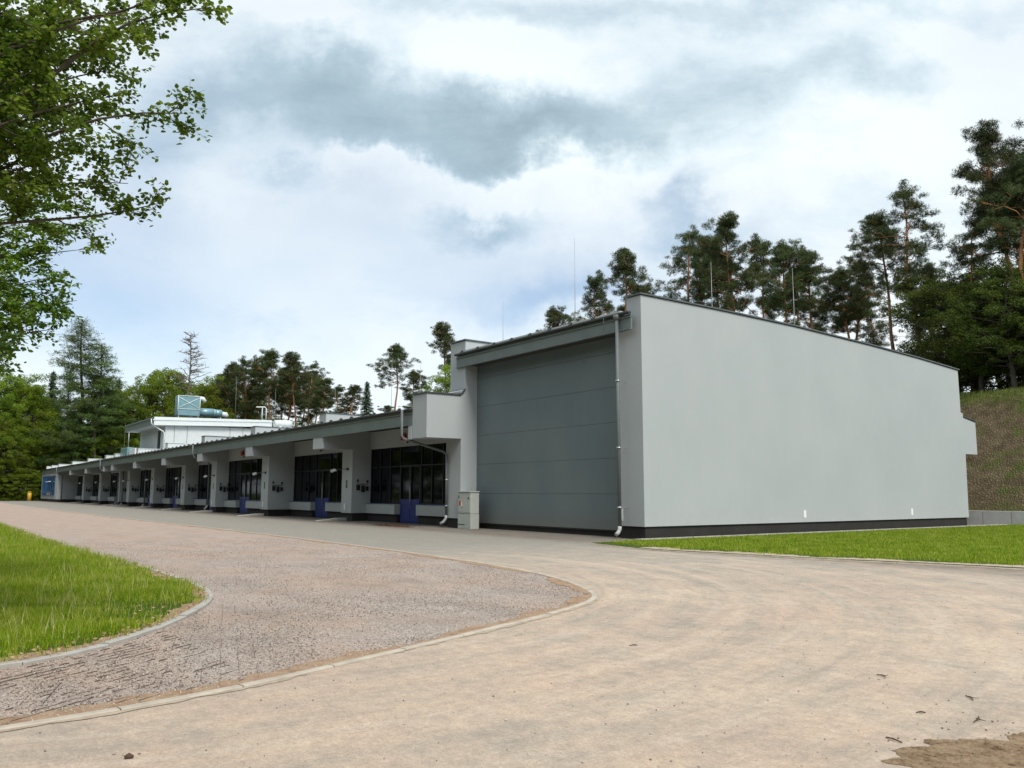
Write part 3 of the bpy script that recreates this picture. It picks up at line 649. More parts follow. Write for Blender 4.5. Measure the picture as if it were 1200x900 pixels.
t = empty('skylight_box', (-2.6, 1.2, 7.9), 'small teal hatch on the hall roof behind the gutter', 'roof hatch')
b = MB(); b.box(-3.8, -2.5, 1.2, 2.2, 7.9, 8.5); b.build('hatch', TEAL, t, (-2.6, 1.2, 7.9), .02)
t = empty('roof_mast', (-91.5, 3.0, 5.4), 'slim mast on a white dome at the far part of the low roof', 'mast')
b = MB(); b.tube([(-91.5, .8, 5.3), (-91.5, .8, 5.9), (-91.5, .8, 6.15)], [.55, .5, .1], 14); b.build('dome', WHITEM, t, (-91.5, 3, 5.4)); b = MB(); b.tube([(-91.5, .8, 6.1), (-91.5, .8, 9.3)], .03, 6); b.build('pole', STEEL, t, (-91.5, 3, 5.4))
RODS = [(-7.3, 3.0, 7.9, 13.1, 'tallest thin lightning rod, on the hall roof left of the gable corner'),
        (-13.0, 3.0, 7.4, 11.25, 'thin lightning rod above the left end of the hall roof'),
        (5.1-7.4, 12.0, 7.6, 12.0, 'pale lightning rod behind the middle of the sloping gable coping'),
        (-3.0, 7.2, 7.6, 11.7, 'slanting thin rod behind the coping, left of the pale rod'),
        (-2.4, 7.0, 7.7, 9.5, 'short stub rod just behind the gable coping'),
        (-1.6, 8.4, 7.7, 9.3, 'shorter stub rod right of the other stub behind the coping'),
        (-25.1, 3.0, 5.3, 9.9, 'lightning rod on the low roof in front of the lone pine'),
        (-24.0, 4.4, 5.3, 9.5, 'thinner rod right of the lone pine trunk on the low roof'),
        (-36.0, 4.0, 5.3, 9.2, 'lightning rod on the low roof over the middle bays'),
        (-70.9, 11.9, 5.3, 13.2, 'dark pole behind the right end of the penthouse'),
        (-72.6, 8.0, 9.5, 14.5, 'slim rod on the penthouse roof right of the ventilation unit'),
        (-84.9, -.9, 5.4, 9.6, 'slim pole at the left corner of the penthouse eaves')]
RODM = simple('weathered_rod', (.30, .31, .31), .5, .3)
for x, y, z0, z1, lb in RODS:
    t = empty('lightning_rod', (x, y, z0), lb, 'lightning rod', 'lightning rods on the roofs')
    b = MB(); b.tube([(x, y, z0), (x, y, z0+(z1-z0)*.45), (x, y, z1)], [.022, .014, .007], 6); b.build('rod', RODM, t, (x, y, z0))
    b = MB(); b.box(x-.2, x+.2, y-.2, y+.2, z0-.1, z0+.1); b.build('foot', CONC, t, (x, y, z0))

# ------------------------------------------------------------------ things in the yard
c0 = (-10.95, -.20, 0)
cab = empty('electrical_cabinet', c0, 'pale green grey electrical cabinet standing beside the closed sectional door', 'electrical cabinet')
x0, x1 = -11.40, -10.33; y0, y1 = -.55, -.10
b = MB(); b.box(x0, x1, y0, y1, .0, .66); pl_ = b.build('base', CABM, cab, c0, .012)
b = MB(); b.box(x0+.01, x1-.01, y0-.0, y1, .675, 1.62); bo = b.build('body', CABM, cab, c0, .012)
b = MB(); b.prism([(x0-.03, 1.625), (x1+.03, 1.625), (x1+.03, 1.67), (x0-.03, 1.67)], 1, y0-.04, y1+.02); b.build('lid', CABM, cab, c0, .012)
b = MB(); b.box(x0+.05, x1-.05, y0-.012, y0-.001, .74, 1.56); dd = b.build('cabinet_door', CABM, bo, c0, .006)
b = MB(); b.tube([(x1-.16, y0-.005, 1.36), (x1-.16, y0-.035, 1.36)], .045, 12); b.build('lock', DARKM, bo, c0)
b = MB(); b.box(x0+.10, x0+.13, y0-.03, y0-.013, 1.34, 1.48); b.build('hinge', DARKM, bo, c0)
b = MB(); b.box(x0+.10, x0+.27, y0-.017, y0-.0125, 1.02, 1.24); b.build('warning_label', ORANGE, bo, c0); b = MB(); b.box(x0+.16, x0+.20, y0-.020, y0-.0175, 1.06, 1.20); b.build('warning_mark', DARKM, bo, c0)
b = MB(); b.box(x0+.31, x0+.38, y0-.017, y0-.0125, 1.0, 1.20); b.build('notice', PAPER, bo, c0)
b = MB(); b.box(x0+.33, x0+.40, y0-.017, y0-.0125, .92, .96); b.build('small_tag', DARKM, bo, c0)
b = MB(); b.box(x0+.05, x0+.58, y0-.006, y0-.0005, .18, .21); b.build('vent_slot', DARKM, pl_, c0)
# low concrete wheel stops jutting from the fin feet
names = ['nearest low concrete slab jutting onto the yard from the foot of the first fin wall', 'second low concrete slab from the right at a fin foot', 'third low concrete slab from the right at a fin foot',
         'fourth low concrete slab from the right at a fin foot', 'fifth low concrete slab from the right, small and far', 'sixth low concrete slab from the right, small and far', 'seventh low concrete slab from the right, far along the bays', 'eighth low concrete slab from the right, far along the bays', 'leftmost low concrete slab, beside the blue windowed end block']
for x, lb in zip([q for q in FINS if q != -128.5], names):
    yf = YF.get(x, -.41)
    b = MB(); b.prism([(yf-1.75, 0), (yf-.02, 0), (yf-.02, .17), (yf-.5, .17), (yf-1.72, .05)], 0, -.22, .22); o = b.build('drainage_slab', CONC, None, None, .015); o.location = (x-.70, 0, 0)
    tag(o, lb, 'concrete slab', 'concrete slabs at the feet of the fin walls')
t = empty('yellow_bollard', (-112.9-38, -3.6, 0), 'short yellow post beyond the far left end of the building', 'bollard')
b = MB(); b.tube([(-150.9, -3.6, 0), (-150.9, -3.6, 1.5)], .35, 10); b.build('post', YELLOW, t, (-150.9, -3.6, 0)); b = MB(); b.tube([(-150.9, -3.6, 1.5), (-150.9, -3.6, 1.72)], [.38, .2], 10); b.build('cap', YELLOW, t, (-150.9, -3.6, 0))
# scraps of swept leaves and bark by the door
DRY = simple('dry_leaf', (.13, .06, .03), .9, 0, .5, 30)
def litter(name, n, cx, cy, sx, sy, zmax, size, label, mat=DRY):
    u = rng.normal(0, .38, (n, 2)); c = np.stack([cx+u[:, 0]*sx, cy+u[:, 1]*sy, np.abs(rng.normal(0, .4, n))*zmax*np.exp(-(u**2).sum(1)*2)+.008], 1)
    V, F = leaves(c, size, size*.5); o = link(name, fast_mesh(name, V, F, mat)); return tag(o, label, 'litter', kind='stuff')
def leaves(c, L, Wd, up=0.0, fold=.25):
    """one kite-shaped leaf per centre, random attitude; up biases normals upward"""
    n = len(c); L = L*rng.uniform(.7, 1.25, n)[:, None]; Wd = Wd*rng.uniform(.7, 1.25, n)[:, None]
    d = rng.normal(0, 1, (n, 3)); d[:, 2] *= (1-up); d /= np.linalg.norm(d, axis=1)[:, None]
    r = rng.normal(0, 1, (n, 3)); r[:, 2] *= (1-up) if up else 1; s = np.cross(d, r); 
    if up: s[:, 2] *= (1-up)
    s /= np.linalg.norm(s, axis=1)[:, None]+1e-9
    V = np.stack([c-d*L*.5, c+s*Wd*.5, c+d*L*.5, c-s*Wd*.5], 1).reshape(-1, 3)
    F = np.arange(4*n).reshape(-1, 4); return V, F
litter('leaf_litter', 420, -15.2, -1.9, 2.6, .5, .10, .09, 'dark brown scraps of leaves and bark swept before the nearest blue door')

# fallen twigs on the asphalt
BARKD = simple('dark_twig_bark', (.075, .045, .03), .9)
def road_pt(u, v):
    d = ray(u, v); k = -CAM.z/d.z; return CAM + d*k
for i, (u, v, L, lb) in enumerate([(1136, 819, .16, 'forked brown twig lying on the pale asphalt at the lower right'), (1144, 844, .20, 'thin dark twig nearest the broken sandy patch'), (1033, 793, .12, 'small straight twig on the asphalt above the two forked twigs'),
                                   (1048, 868, .13, 'curved twig close to the bottom edge of the yard'), (1079, 836, .07, 'tiny dark bit of bark between the twigs'), (151, 889, .05, 'small dark stone on the asphalt at the lower left'), (742, 757, .10, 'short twig in the middle of the sandy asphalt')]):
    p = road_pt(u, v); a = random.uniform(0, 6.28); b = MB()
    d = Vector((math.cos(a), math.sin(a), 0)); s_ = Vector((-d.y, d.x, 0))
    b.tube([p-d*L/2+Vector((0, 0, .006)), p+s_*L*.08+Vector((0, 0, .014)), p+d*L/2+Vector((0, 0, .007))], [.004, .006, .003] if L > .06 else [.012, .02, .01], 6)
    if L > .11: b.tube([p+Vector((0, 0, .012)), p+s_*L*.35+d*L*.25+Vector((0, 0, .016))], [.004, .002], 5)
    o = b.build('fallen_twig' if L != .05 else 'loose_stone', BARKD, None, tuple(p)); tag(o, lb, 'twig' if L != .05 else 'stone', 'twigs on the asphalt' if L != .05 else None)

# ------------------------------------------------------------------ gravel stones and grid
from mathutils.geometry import intersect_point_tri_2d
def inside(poly, P):
    x, y = P[:, 0], P[:, 1]; r = np.zeros(len(P), bool); n = len(poly); j = n-1
    for i in range(n):
        xi, yi = poly[i]; xj, yj = poly[j]
        c = ((yi > y) != (yj > y)) & (x < (xj-xi)*(y-yi)/(yj-yi+1e-12)+xi); r ^= c; j = i
    return r
GP = GRAV_EDGE+[(-40, -36), (-145, -36)]; SP = GRASS_EDGE+[(-40, -36), (-145, -36)]; LP = LAWN_EDGE+[(45, 25.2), (.62, 25.2)]
def stones(n, box, smin, smax, zb):
    P = np.stack([rng.uniform(box[0], box[1], n), rng.uniform(box[2], box[3], n)], 1)
    P = P[inside([(x, y) for x, y in GP], P) & ~inside(SP, P)]; n = len(P)
    dC = np.hypot(P[:, 0]-CAM.x, P[:, 1]-CAM.y)
    k = rng.uniform(0, 1, n) < np.clip(9.5/dC, 0, 1)**1.6; P = P[k]
    nz = np.array([mnoise.noise((x*.45, y*.8, 9.1))+.5*mnoise.noise((x*1.7, y*1.9, 2.1)) for x, y in P]); P = P[rng.uniform(0, 1, len(P)) < np.clip(.62+1.5*nz, .10, 1)]; n = len(P)
    oc = np.array([(1, 0, 0), (0, 1, 0), (-1, 0, 0), (0, -1, 0), (0, 0, .8), (0, 0, -.5)], float)
    s = rng.uniform(smin, smax, n)**1.0
    V = oc[None]*s[:, None, None]*rng.uniform(.6, 1.3, (n, 6, 1))
    a = rng.uniform(0, 6.28, n); ca, sa = np.cos(a), np.sin(a); x = V[..., 0]*ca[:, None]-V[..., 1]*sa[:, None]; y = V[..., 0]*sa[:, None]+V[..., 1]*ca[:, None]
    V = np.stack([x+P[:, 0:1], y+P[:, 1:2], V[..., 2]+zb+s[:, None]*.25], 2).reshape(-1, 3)
    F0 = np.array([(0, 1, 4), (1, 2, 4), (2, 3, 4), (3, 0, 4), (1, 0, 5), (2, 1, 5), (3, 2, 5), (0, 3, 5)])
    F = (F0[None]+np.arange(n)[:, None, None]*6).reshape(-1, 3); return V, F
m = Mt('gravel_stone'); gi = m.new('ShaderNodeNewGeometry')
m.col(m.ramp(gi.outputs['Random Per Island'], [(0, (.10, .085, .078)), (.25, (.24, .205, .188)), (.5, (.34, .285, .25)), (.75, (.42, .36, .32)), (.93, (.56, .50, .45)), (1, (.33, .18, .11))])).set(.85, 0, .3); STONE = m.m
V, F = stones(260000, (-8, 15, -23.5, -9.4), .004, .0115, .008)
tag(link('gravel_stones', fast_mesh('gravel_stones', V, F, STONE)), 'loose pinkish grey gravel stones filling the bed around the grass island', 'gravel', kind='stuff')
_n = 5200; Pq = np.stack([rng.uniform(9, 24, _n), rng.uniform(-22, -4, _n)], 1); Pq = Pq[~inside(GP, Pq) & ~inside(LP, Pq)]
dq = np.hypot(Pq[:, 0]-19.15, Pq[:, 1]+15.05); Pk = np.stack([19.15+rng.normal(0, .42, 900), -15.05+rng.normal(0, .48, 900)], 1)
def grit_mesh(P, lo, hi):
    oc = np.array([(1, 0, 0), (0, 1, 0), (-1, 0, 0), (0, -1, 0), (0, 0, .7), (0, 0, -.4)], float); n = len(P); s_ = lo+(hi-lo)*rng.uniform(0, 1, n)**3
    V = oc[None]*s_[:, None, None]*rng.uniform(.6, 1.3, (n, 6, 1)); V[..., 0] += P[:, 0:1]; V[..., 1] += P[:, 1:2]; V[..., 2] += .002+s_[:, None]*.3
    F0 = np.array([(0, 1, 4), (1, 2, 4), (2, 3, 4), (3, 0, 4), (1, 0, 5), (2, 1, 5), (3, 2, 5), (0, 3, 5)]); return V.reshape(-1, 3), (F0[None]+np.arange(n)[:, None, None]*6).reshape(-1, 3)
Vq, Fq = grit_mesh(Pq, .0025, .011); tag(link('road_grit', fast_mesh('road_grit', Vq, Fq, STONE)), 'loose grit scattered over the sandy asphalt', 'grit', kind='stuff')
Vq, Fq = grit_mesh(Pk, .002, .012); tag(link('sand_crumbs', fast_mesh('sand_crumbs', Vq, Fq, SANDM)), 'brown crumbs of earth around the broken sandy patch', 'crumbs', kind='stuff')
# edges of the plastic gravel grid showing through
b = MB(); GX = []
def run(pts, nz, thr):
    cur = []
    for x, y in pts:
        ok = mnoise.noise((x*nz[0], y*nz[1], nz[2]))+.35*mnoise.noise((x*5, y*5, nz[2])) > thr and not inside(SP, np.array([[x-.12, y-.05]]))[0] and inside(GP, np.array([[x+.12, y]]))[0]
        if ok: cur.append((x+.002*random.uniform(-1, 1), y+.002*random.uniform(-1, 1)))
        else:
            if len(cur) > 1: GX.append(cur)
            cur = []
    if len(cur) > 1: GX.append(cur)
for i in range(60):      # lines running away from the kerb
    x0_ = 8.5+i*.13; run([(x0_-(j*.05)*.75, -21.2+j*.05) for j in range(60)], (4.5, 5, 2.2), .02)
for i in range(24):      # cross lines
    y0_ = -21.4+i*.165; run([(9.0+j*.06, y0_-(j*.06-3)*.30) for j in range(92)], (3.5, 5, 6.2), .04 if i % 3 else -.1)
for pl in GX:
    n = len(pl); vs = []; hz = random.uniform(.011, .0165)
    for i, (x, y) in enumerate(pl):
        a_ = pl[max(0, i-1)]; c_ = pl[min(n-1, i+1)]; t = Vector((c_[0]-a_[0], c_[1]-a_[1])).normalized(); nn = Vector((-t.y, t.x))*.0010
        z = hz+.003*math.sin(i*1.7)
        vs += [(x+nn.x, y+nn.y, .004), (x+nn.x, y+nn.y, z), (x-nn.x, y-nn.y, z), (x-nn.x, y-nn.y, .004)]
    b.add(vs, [(i*4+k, i*4+k+1, i*4+k+5, i*4+k+4) for i in range(n-1) for k in range(3)])
tag(b.build('gravel_grid', simple('dusty_black_plastic', (.11, .088, .07), .9)), 'dark plastic cell edges of the gravel grid showing through at the lower left', 'ground grid', kind='stuff')

# ------------------------------------------------------------------ grass
def blades(P, h, w, lean, zb):
    n = len(P); a = rng.uniform(0, 6.28, n); H = h*rng.uniform(.5, 1.3, n); Wd = w*rng.uniform(.7, 1.3, n)
    lx, ly = np.cos(a), np.sin(a); b_ = rng.uniform(0, 6.28, n); L = lean*rng.uniform(.2, 1.2, n)*H
    bx_, by_ = np.cos(b_)*L, np.sin(b_)*L; o = np.ones(n)
    A = np.stack([P[:, 0]-lx*Wd, P[:, 1]-ly*Wd, zb*o], 1); B = np.stack([P[:, 0]+lx*Wd, P[:, 1]+ly*Wd, zb*o], 1)
    Cc = np.stack([P[:, 0]+lx*Wd*.7+bx_*.35, P[:, 1]+ly*Wd*.7+by_*.35, zb+H*.6], 1); D = np.stack([P[:, 0]-lx*Wd*.7+bx_*.35, P[:, 1]-ly*Wd*.7+by_*.35, zb+H*.6], 1)
    T = np.stack([P[:, 0]+bx_, P[:, 1]+by_, zb+H], 1)
    V = np.stack([A, B, Cc, D, T], 1).reshape(-1, 3); i0 = np.arange(n)*5
    F = np.concatenate([np.stack([i0, i0+1, i0+2], 1), np.stack([i0, i0+2, i0+3], 1), np.stack([i0+3, i0+2, i0+4], 1)]); return V, F
def foliage_mat(name, stops, trans=.35, nscale=.5, rough=.55, island=True, hue=True, sat=1.0):
    m = Mt(name); gi = m.new('ShaderNodeNewGeometry')
    f = m.math('ADD', m.math('MULTIPLY', m.noise(nscale, 4, .6), .65), m.math('MULTIPLY', gi.outputs['Random Per Island'], .35)) if island else m.noise(nscale, 4, .6)
    c = m.ramp(f, stops)
    if hue:
        oi = m.new('ShaderNodeObjectInfo'); hs = m.new('ShaderNodeHueSaturation'); m.lk(c, hs.inputs['Color'])
        m.lk(m.math('ADD', .485, m.math('MULTIPLY', oi.outputs['Random'], .03)), hs.inputs['Hue']); m.lk(m.math('ADD', .8, m.math('MULTIPLY', oi.outputs['Random'], .45)), hs.inputs['Value']); hs.inputs['Saturation'].default_value = sat; c = hs.outputs[0]
    m.col(c).set(rough, 0, .3)
    tr = m.new('ShaderNodeBsdfTranslucent'); m.lk(c, tr.inputs[0]); mx = m.new('ShaderNodeMixShader'); mx.inputs[0].default_value = trans
    m.lk(m.b.outputs[0], mx.inputs[1]); m.lk(tr.outputs[0], mx.inputs[2]); m.lk(mx.outputs[0], m.n['Material Output'].inputs[0]); return m.m
GRASSM = foliage_mat('grass_blade', [(.26, (.10, .19, .006)), (.42, (.21, .32, .010)), (.56, (.33, .43, .018)), (.74, (.50, .48, .13))], .45, 1.3, .6, True, False)
def grass_pts(n, poly, box, dens):
    P = np.stack([rng.uniform(box[0], box[1], n), rng.uniform(box[2], box[3], n)], 1); P = P[inside(poly, P)]
    d = np.hypot(P[:, 0]-CAM.x, P[:, 1]-CAM.y); P = P[rng.uniform(0, 1, len(P)) < dens(d, P)]; return P
def patchy(P, s, t):
    return np.array([mnoise.noise((x*s, y*s, 4.4)) for x, y in P]) > t
P1 = grass_pts(420000, SP, (-32, 12.6, -22.5, -16.6), lambda d, P: np.clip(14/d, 0, 1)**1.5)
edge = np.array([min(abs(y+16.75), 9) for x, y in P1])
tip = np.hypot(P1[:, 0]-9.2, P1[:, 1]+17.6)
keep = (rng.uniform(0, 1, len(P1)) < np.clip(tip/1.6, .12, 1)) ; P1 = P1[keep]
def edge_dist(P, path):
    E_ = np.array([p for p in path if p[0] > -60]); d = np.full(len(P), 99.)
    for a_, b_ in zip(E_[:-1], E_[1:]):
        ab = b_-a_; t = np.clip(((P-a_)@ab)/(ab@ab+1e-9), 0, 1); d = np.minimum(d, np.hypot(*(P-a_-t[:, None]*ab).T))
    return d
ed = edge_dist(P1, GRASS_EDGE); nn_ = np.array([mnoise.noise((x*1.7, y*1.7, 8)) for x, y in P1])
PL = P1[(ed < .9) & (rng.uniform(0, 1, len(P1)) < .12*np.exp(-ed/.3))]
kp = (rng.uniform(0, 1, len(P1)) < np.clip((ed+nn_*.45)/.50, .08, 1)); P1 = P1[kp]
c_ = np.stack([PL[:, 0], PL[:, 1], rng.uniform(.045, .075, len(PL))], 1); Vl, Fl = leaves(c_, .05, .03, .7)
tag(link('leaf_litter', fast_mesh('leaf_litter', Vl, Fl, simple('pale_dry_leaf', (.36, .25, .14), .9, 0, .5, 30))), 'dry pale leaves lying just inside the kerb of the left grass island', 'litter', kind='stuff')
hgt = .075+.07*np.array([mnoise.noise((x*.9, y*.9, 1)) for x, y in P1]); V, F = blades(P1, np.clip(hgt+.05*np.clip((9-P1[:, 0])/9, 0, 1), .04, .3), .0042, .6, .03)
tag(link('meadow_grass', fast_mesh('meadow_grass', V, F, GRASSM)), 'bright green unmown grass on the kerbed island at the left', 'grass', kind='stuff')
P2 = grass_pts(330000, LP, (.7, 24, -3.6, 25.2), lambda d, P: np.clip(22/d, 0, 1)**1.2)
Ps = P1[rng.uniform(0, 1, len(P1)) < .018]; Vs, Fs = blades(Ps, .24+0*Ps[:, 0], .0028, .45, .03)
tag(link('seed_stalks', fast_mesh('seed_stalks', Vs, Fs, simple('straw_stalk', (.42, .40, .17), .7, 0, .3, 20))), 'pale seeding stalks standing above the grass of the left island', 'grass', kind='stuff')
e2_ = edge_dist(P2, LAWN_EDGE); n2_ = np.array([mnoise.noise((x*1.3, y*1.3, 5)) for x, y in P2]); P2 = P2[rng.uniform(0, 1, len(P2)) < np.clip((e2_+n2_*.5-.42)/.6, .03, 1)]
V, F = blades(P2, .075+0*P2[:, 0], .007, .6, .03)
tag(link('lawn_grass', fast_mesh('lawn_grass', V, F, GRASSM)), 'short green lawn beside the blank gable wall', 'grass', kind='stuff')
# rank grass on the crest of the bank and where the yard meets the wood
P3 = np.stack([rng.uniform(-60, 14, 26000), rng.normal(34.3, .8, 26000)], 1)
V, F = blades(P3, .22+0*P3[:, 0], .02, .6, 0); V[:, 2] += np.array([ground_z(x, y) for x, y in V[:, :2]]) 
tag(link('crest_grass', fast_mesh('crest_grass', V, F, foliage_mat('rough_grass', [(.3, (.05, .08, .012)), (.5, (.10, .14, .02)), (.7, (.20, .21, .06))], .3, 1.0, .7, True, False))), 'rough grass along the crest of the brown bank', 'grass', kind='stuff')
P4 = np.stack([rng.uniform(-168, -149, 30000), rng.uniform(-60, 22, 30000)], 1)
g = MB(); g.box(-178, -152, -74, 25, -.05, .02); tag(g.build('verge', SOIL), kind='structure')
P4 = P4[P4[:, 0] < -152]; V, F = blades(P4, .6+0*P4[:, 0], .05, .6, 0)
tag(link('verge_grass', fast_mesh('verge_grass', V, F, GRASSM)), 'tall grass at the edge of the wood beyond the yard', 'grass', kind='stuff')

# ------------------------------------------------------------------ trees
PINEBARK = Mt('scots_pine_bark'); m = PINEBARK
sp = m.new('ShaderNodeSeparateXYZ'); m.lk(m.pos(obj=True), sp.inputs[0])
hm = m.new('ShaderNodeMapRange'); m.lk(sp.outputs[2], hm.inputs[0]); hm.inputs[1].default_value = 4; hm.inputs[2].default_value = 11
m.col(m.mix(hm.outputs[0], m.ramp(m.noise(5, 5, .7), [(.3, (.055, .04, .03)), (.7, (.13, .095, .07))]), m.ramp(m.noise(4, 5, .7), [(.3, (.26, .12, .055)), (.7, (.46, .23, .11))]))).set(.9, 0, .2); PINEBARK = m.m
BARK = simple('grey_brown_bark', (.085, .07, .055), .9, 0, .35, 6, 20)
DEADB = simple('dead_bark', (.16, .13, .105), .9, 0, .3, 4)
PINEN = foliage_mat('pine_needles', [(.3, (.026, .044, .014)), (.5, (.052, .076, .022)), (.7, (.105, .125, .036))], .25, .55)
LEAFA = foliage_mat('broad_leaves', [(.3, (.065, .12, .008)), (.5, (.15, .225, .014)), (.7, (.30, .36, .035))], .5, .35, .55, True, True, 1.0)
LARCHN = foliage_mat('larch_needles', [(.3, (.055, .10, .028)), (.5, (.105, .165, .042)), (.7, (.17, .235, .06))], .45, .4)
SPRUCEN = foliage_mat('spruce_needles', [(.3, (.012, .030, .012)), (.5, (.024, .050, .018)), (.7, (.045, .075, .025))], .15, .5)
def needle_clumps(c, n_each, Ln, Wn, spread):
    """tufts: n_each thin triangles radiating from every centre"""
    C_ = np.repeat(c, n_each, 0); n = len(C_); d = rng.normal(0, 1, (n, 3)); d[:, 2] += .35; d /= np.linalg.norm(d, axis=1)[:, None]
    r = rng.normal(0, 1, (n, 3)); s = np.cross(d, r); s /= np.linalg.norm(s, axis=1)[:, None]
    C_ = C_ + rng.normal(0, spread, (n, 3)); L = (Ln*rng.uniform(.7, 1.3, n))[:, None]
    V = np.stack([C_-s*Wn*.5, C_+s*Wn*.5, C_+d*L], 1).reshape(-1, 3); return V, np.arange(3*n).reshape(-1, 3)
def curve(p0, p1, n, wob, sag=0):
    p0, p1 = Vector(p0), Vector(p1); L = (p1-p0).length; ph = [random.uniform(0, 99) for _ in range(3)]; out_ = []
    for i in range(n+1):
        t = i/n; q = p0.lerp(p1, t); a = wob*L*math.sin(math.pi*min(1, t*1.0))
        q += Vector((mnoise.noise((t*2.6, ph[0], 0)), mnoise.noise((t*2.6, ph[1], 0)), mnoise.noise((t*2.6, ph[2], 0))))*a*1.6
        q.z -= sag*L*4*t*(1-t); out_.append(q)
    return out_
def make_tree(kind, seed):
    global rng
    random.seed(seed); rng = np.random.default_rng(seed)
    root = empty(kind, (0, 0, -200), '', ''); tb = MB(); clus = []
    if kind == 'pine_tree':
        Ht = 18.0; lean = random.uniform(-1.2, 1.2), random.uniform(-1.2, 1.2); tr = curve((0, 0, -.4), (lean[0], lean[1], Ht-.4), 14, .03)
        tb.tube(tr, [.20*(1-.78*(i/14)) for i in range(15)], 9)
        base = (.46, .60, .52, .40, .64)[seed % 5]; nl = random.randint(26, 36)
        for i in range(nl):
            t = base+(1-base)*((i+.5)/nl)**.9; f = t*14; j = min(13, int(f)); p = tr[j].lerp(tr[j+1], f-j)
            rr = (1-abs((t-base)/(1-base)-.35)**1.5)*2.7*random.uniform(.25, 1.3); a = random.uniform(0, 6.28)
            if t > .9: rr *= .5
            e_ = p+Vector((math.cos(a)*rr, math.sin(a)*rr, rr*random.uniform(-.15, .75))); lm = curve(p, e_, 5, .18)
            tb.tube(lm, [.06*(1-.75*k/5)*(1.3-t) + .012 for k in range(6)], 5)
            for q in (e_, lm[4], lm[3]):
                for _ in range(random.randint(1, 3)):
                    o = Vector((random.gauss(0, .48), random.gauss(0, .48), random.gauss(0, .30))); clus.append((q+o, random.uniform(.22, .56)))
                    if random.random() < .6: tb.tube([lm[3], q+o], [.018, .006], 4, False)
        for _ in range(6):   # a few dead snags under the crown
            t = random.uniform(.22, base); j = int(t*14); p = tr[j]; a = random.uniform(0, 6.28); L = random.uniform(.5, 1.9)
            tb.tube(curve(p, p+Vector((math.cos(a)*L, math.sin(a)*L, L*random.uniform(-.2, .3))), 4, .15), [.03, .025, .02, .012, .006], 4)
        for _ in range(3): clus.append((tr[-1]+Vector((random.gauss(0, .4), random.gauss(0, .4), random.uniform(-.6, .1))), .5))
        cs = []
        for q, r in clus:
            k = int(40*(r/.4)**2); u = rng.normal(0, 1, (k, 3)); u /= np.linalg.norm(u, axis=1)[:, None]; u *= (rng.uniform(0, 1, (k, 1))**.45)
            cs.append(np.array(q)+u*np.array((r*1.1, r*1.1, r*.72)))
        V, F = needle_clumps(np.concatenate(cs), 7, .17, .032, .05); mat, bark = PINEN, PINEBARK
    elif kind in ('leafy_tree', 'bush_tree'):
        Ht = 16.0; low = .22 if kind == 'leafy_tree' else .04
        tr = curve((0, 0, -.4), (random.uniform(-.8, .8), random.uniform(-.8, .8), Ht*.9), 12, .04); tb.tube(tr, [.26*(1-.85*i/12) for i in range(13)], 9)
        for i in range(62):
            t = low+(1-low)*((i+.5)/62); f = min(11.99, t*12); j = int(f); p = tr[j].lerp(tr[j+1], f-j)
            prof_ = math.sin(math.pi*min(1, ((t-low)/(1-low))*.82+.18))**.7; rr = 4.4*prof_*random.uniform(.45, 1.12)+.3; a = i*2.4+random.uniform(-.5, .5)
            e_ = p+Vector((math.cos(a)*rr, math.sin(a)*rr, rr*random.uniform(.0, .55))); lm = curve(p, e_, 5, .12); tb.tube(lm, [.075*(1-.8*k/5)*(1.2-t)+.01 for k in range(6)], 5)
            for q in (e_, e_, lm[4], lm[3], lm[2]):
                o = Vector((random.gauss(0, .8), random.gauss(0, .8), random.gauss(0, .6))); clus.append((q+o, random.choice((.3, .45, .6, .85))))
                tb.tube([lm[3], q+o], [.015, .005], 4, False)
        cs = []
        for q, r in clus:
            k = int(165*r*r/.5); u = rng.normal(0, 1, (k, 3)); u /= np.linalg.norm(u, axis=1)[:, None]; u *= rng.uniform(.2, 1, (k, 1))**.6
            cs.append(np.array(q)+u*np.array((r, r, r*.72)))
        V, F = leaves(np.concatenate(cs),   .17, .11, .2); mat, bark = LEAFA, BARK
    elif kind == 'larch_tree':
        Ht = 26.0; tr = curve((0, 0, -.4), (.5, .3, Ht), 12, .02); tb.tube(tr, [.30*(1-.9*i/12)+.01 for i in range(13)], 8); cs = []
        for i in range(120):
            t = .16+.84*(i/120); f = min(11.99, t*12); j = int(f); p = tr[j].lerp(tr[j+1], f-j); rr = (1-t)**.75*6.2*random.uniform(.4, 1.15)+.5; a = random.uniform(0, 6.28)
            if t < .45 and random.random() < .45: continue
            e_ = p+Vector((math.cos(a)*rr, math.sin(a)*rr, rr*random.uniform(-.12, .3))); lm = curve(p, e_, 6, .08, .05); tb.tube(lm, [.04*(1-.8*k/6)+.006 for k in range(7)], 4)
            for k in range(int(24*rr)):
                s_ = random.uniform(.25, 1); q = p.lerp(e_, s_); cs.append((q.x+random.gauss(0, .38), q.y+random.gauss(0, .38), q.z-abs(random.gauss(0, .33))+.1))
        V, F = needle_clumps(np.array(cs), 7, .26, .055, .10); mat, bark = LARCHN, BARK
    elif kind == 'spruce_tree':
        Ht = 18.0; tr = curve((0, 0, -.4), (0, 0, Ht), 10, .005); tb.tube(tr, [.24*(1-.93*i/10)+.008 for i in range(11)], 8); cs = []
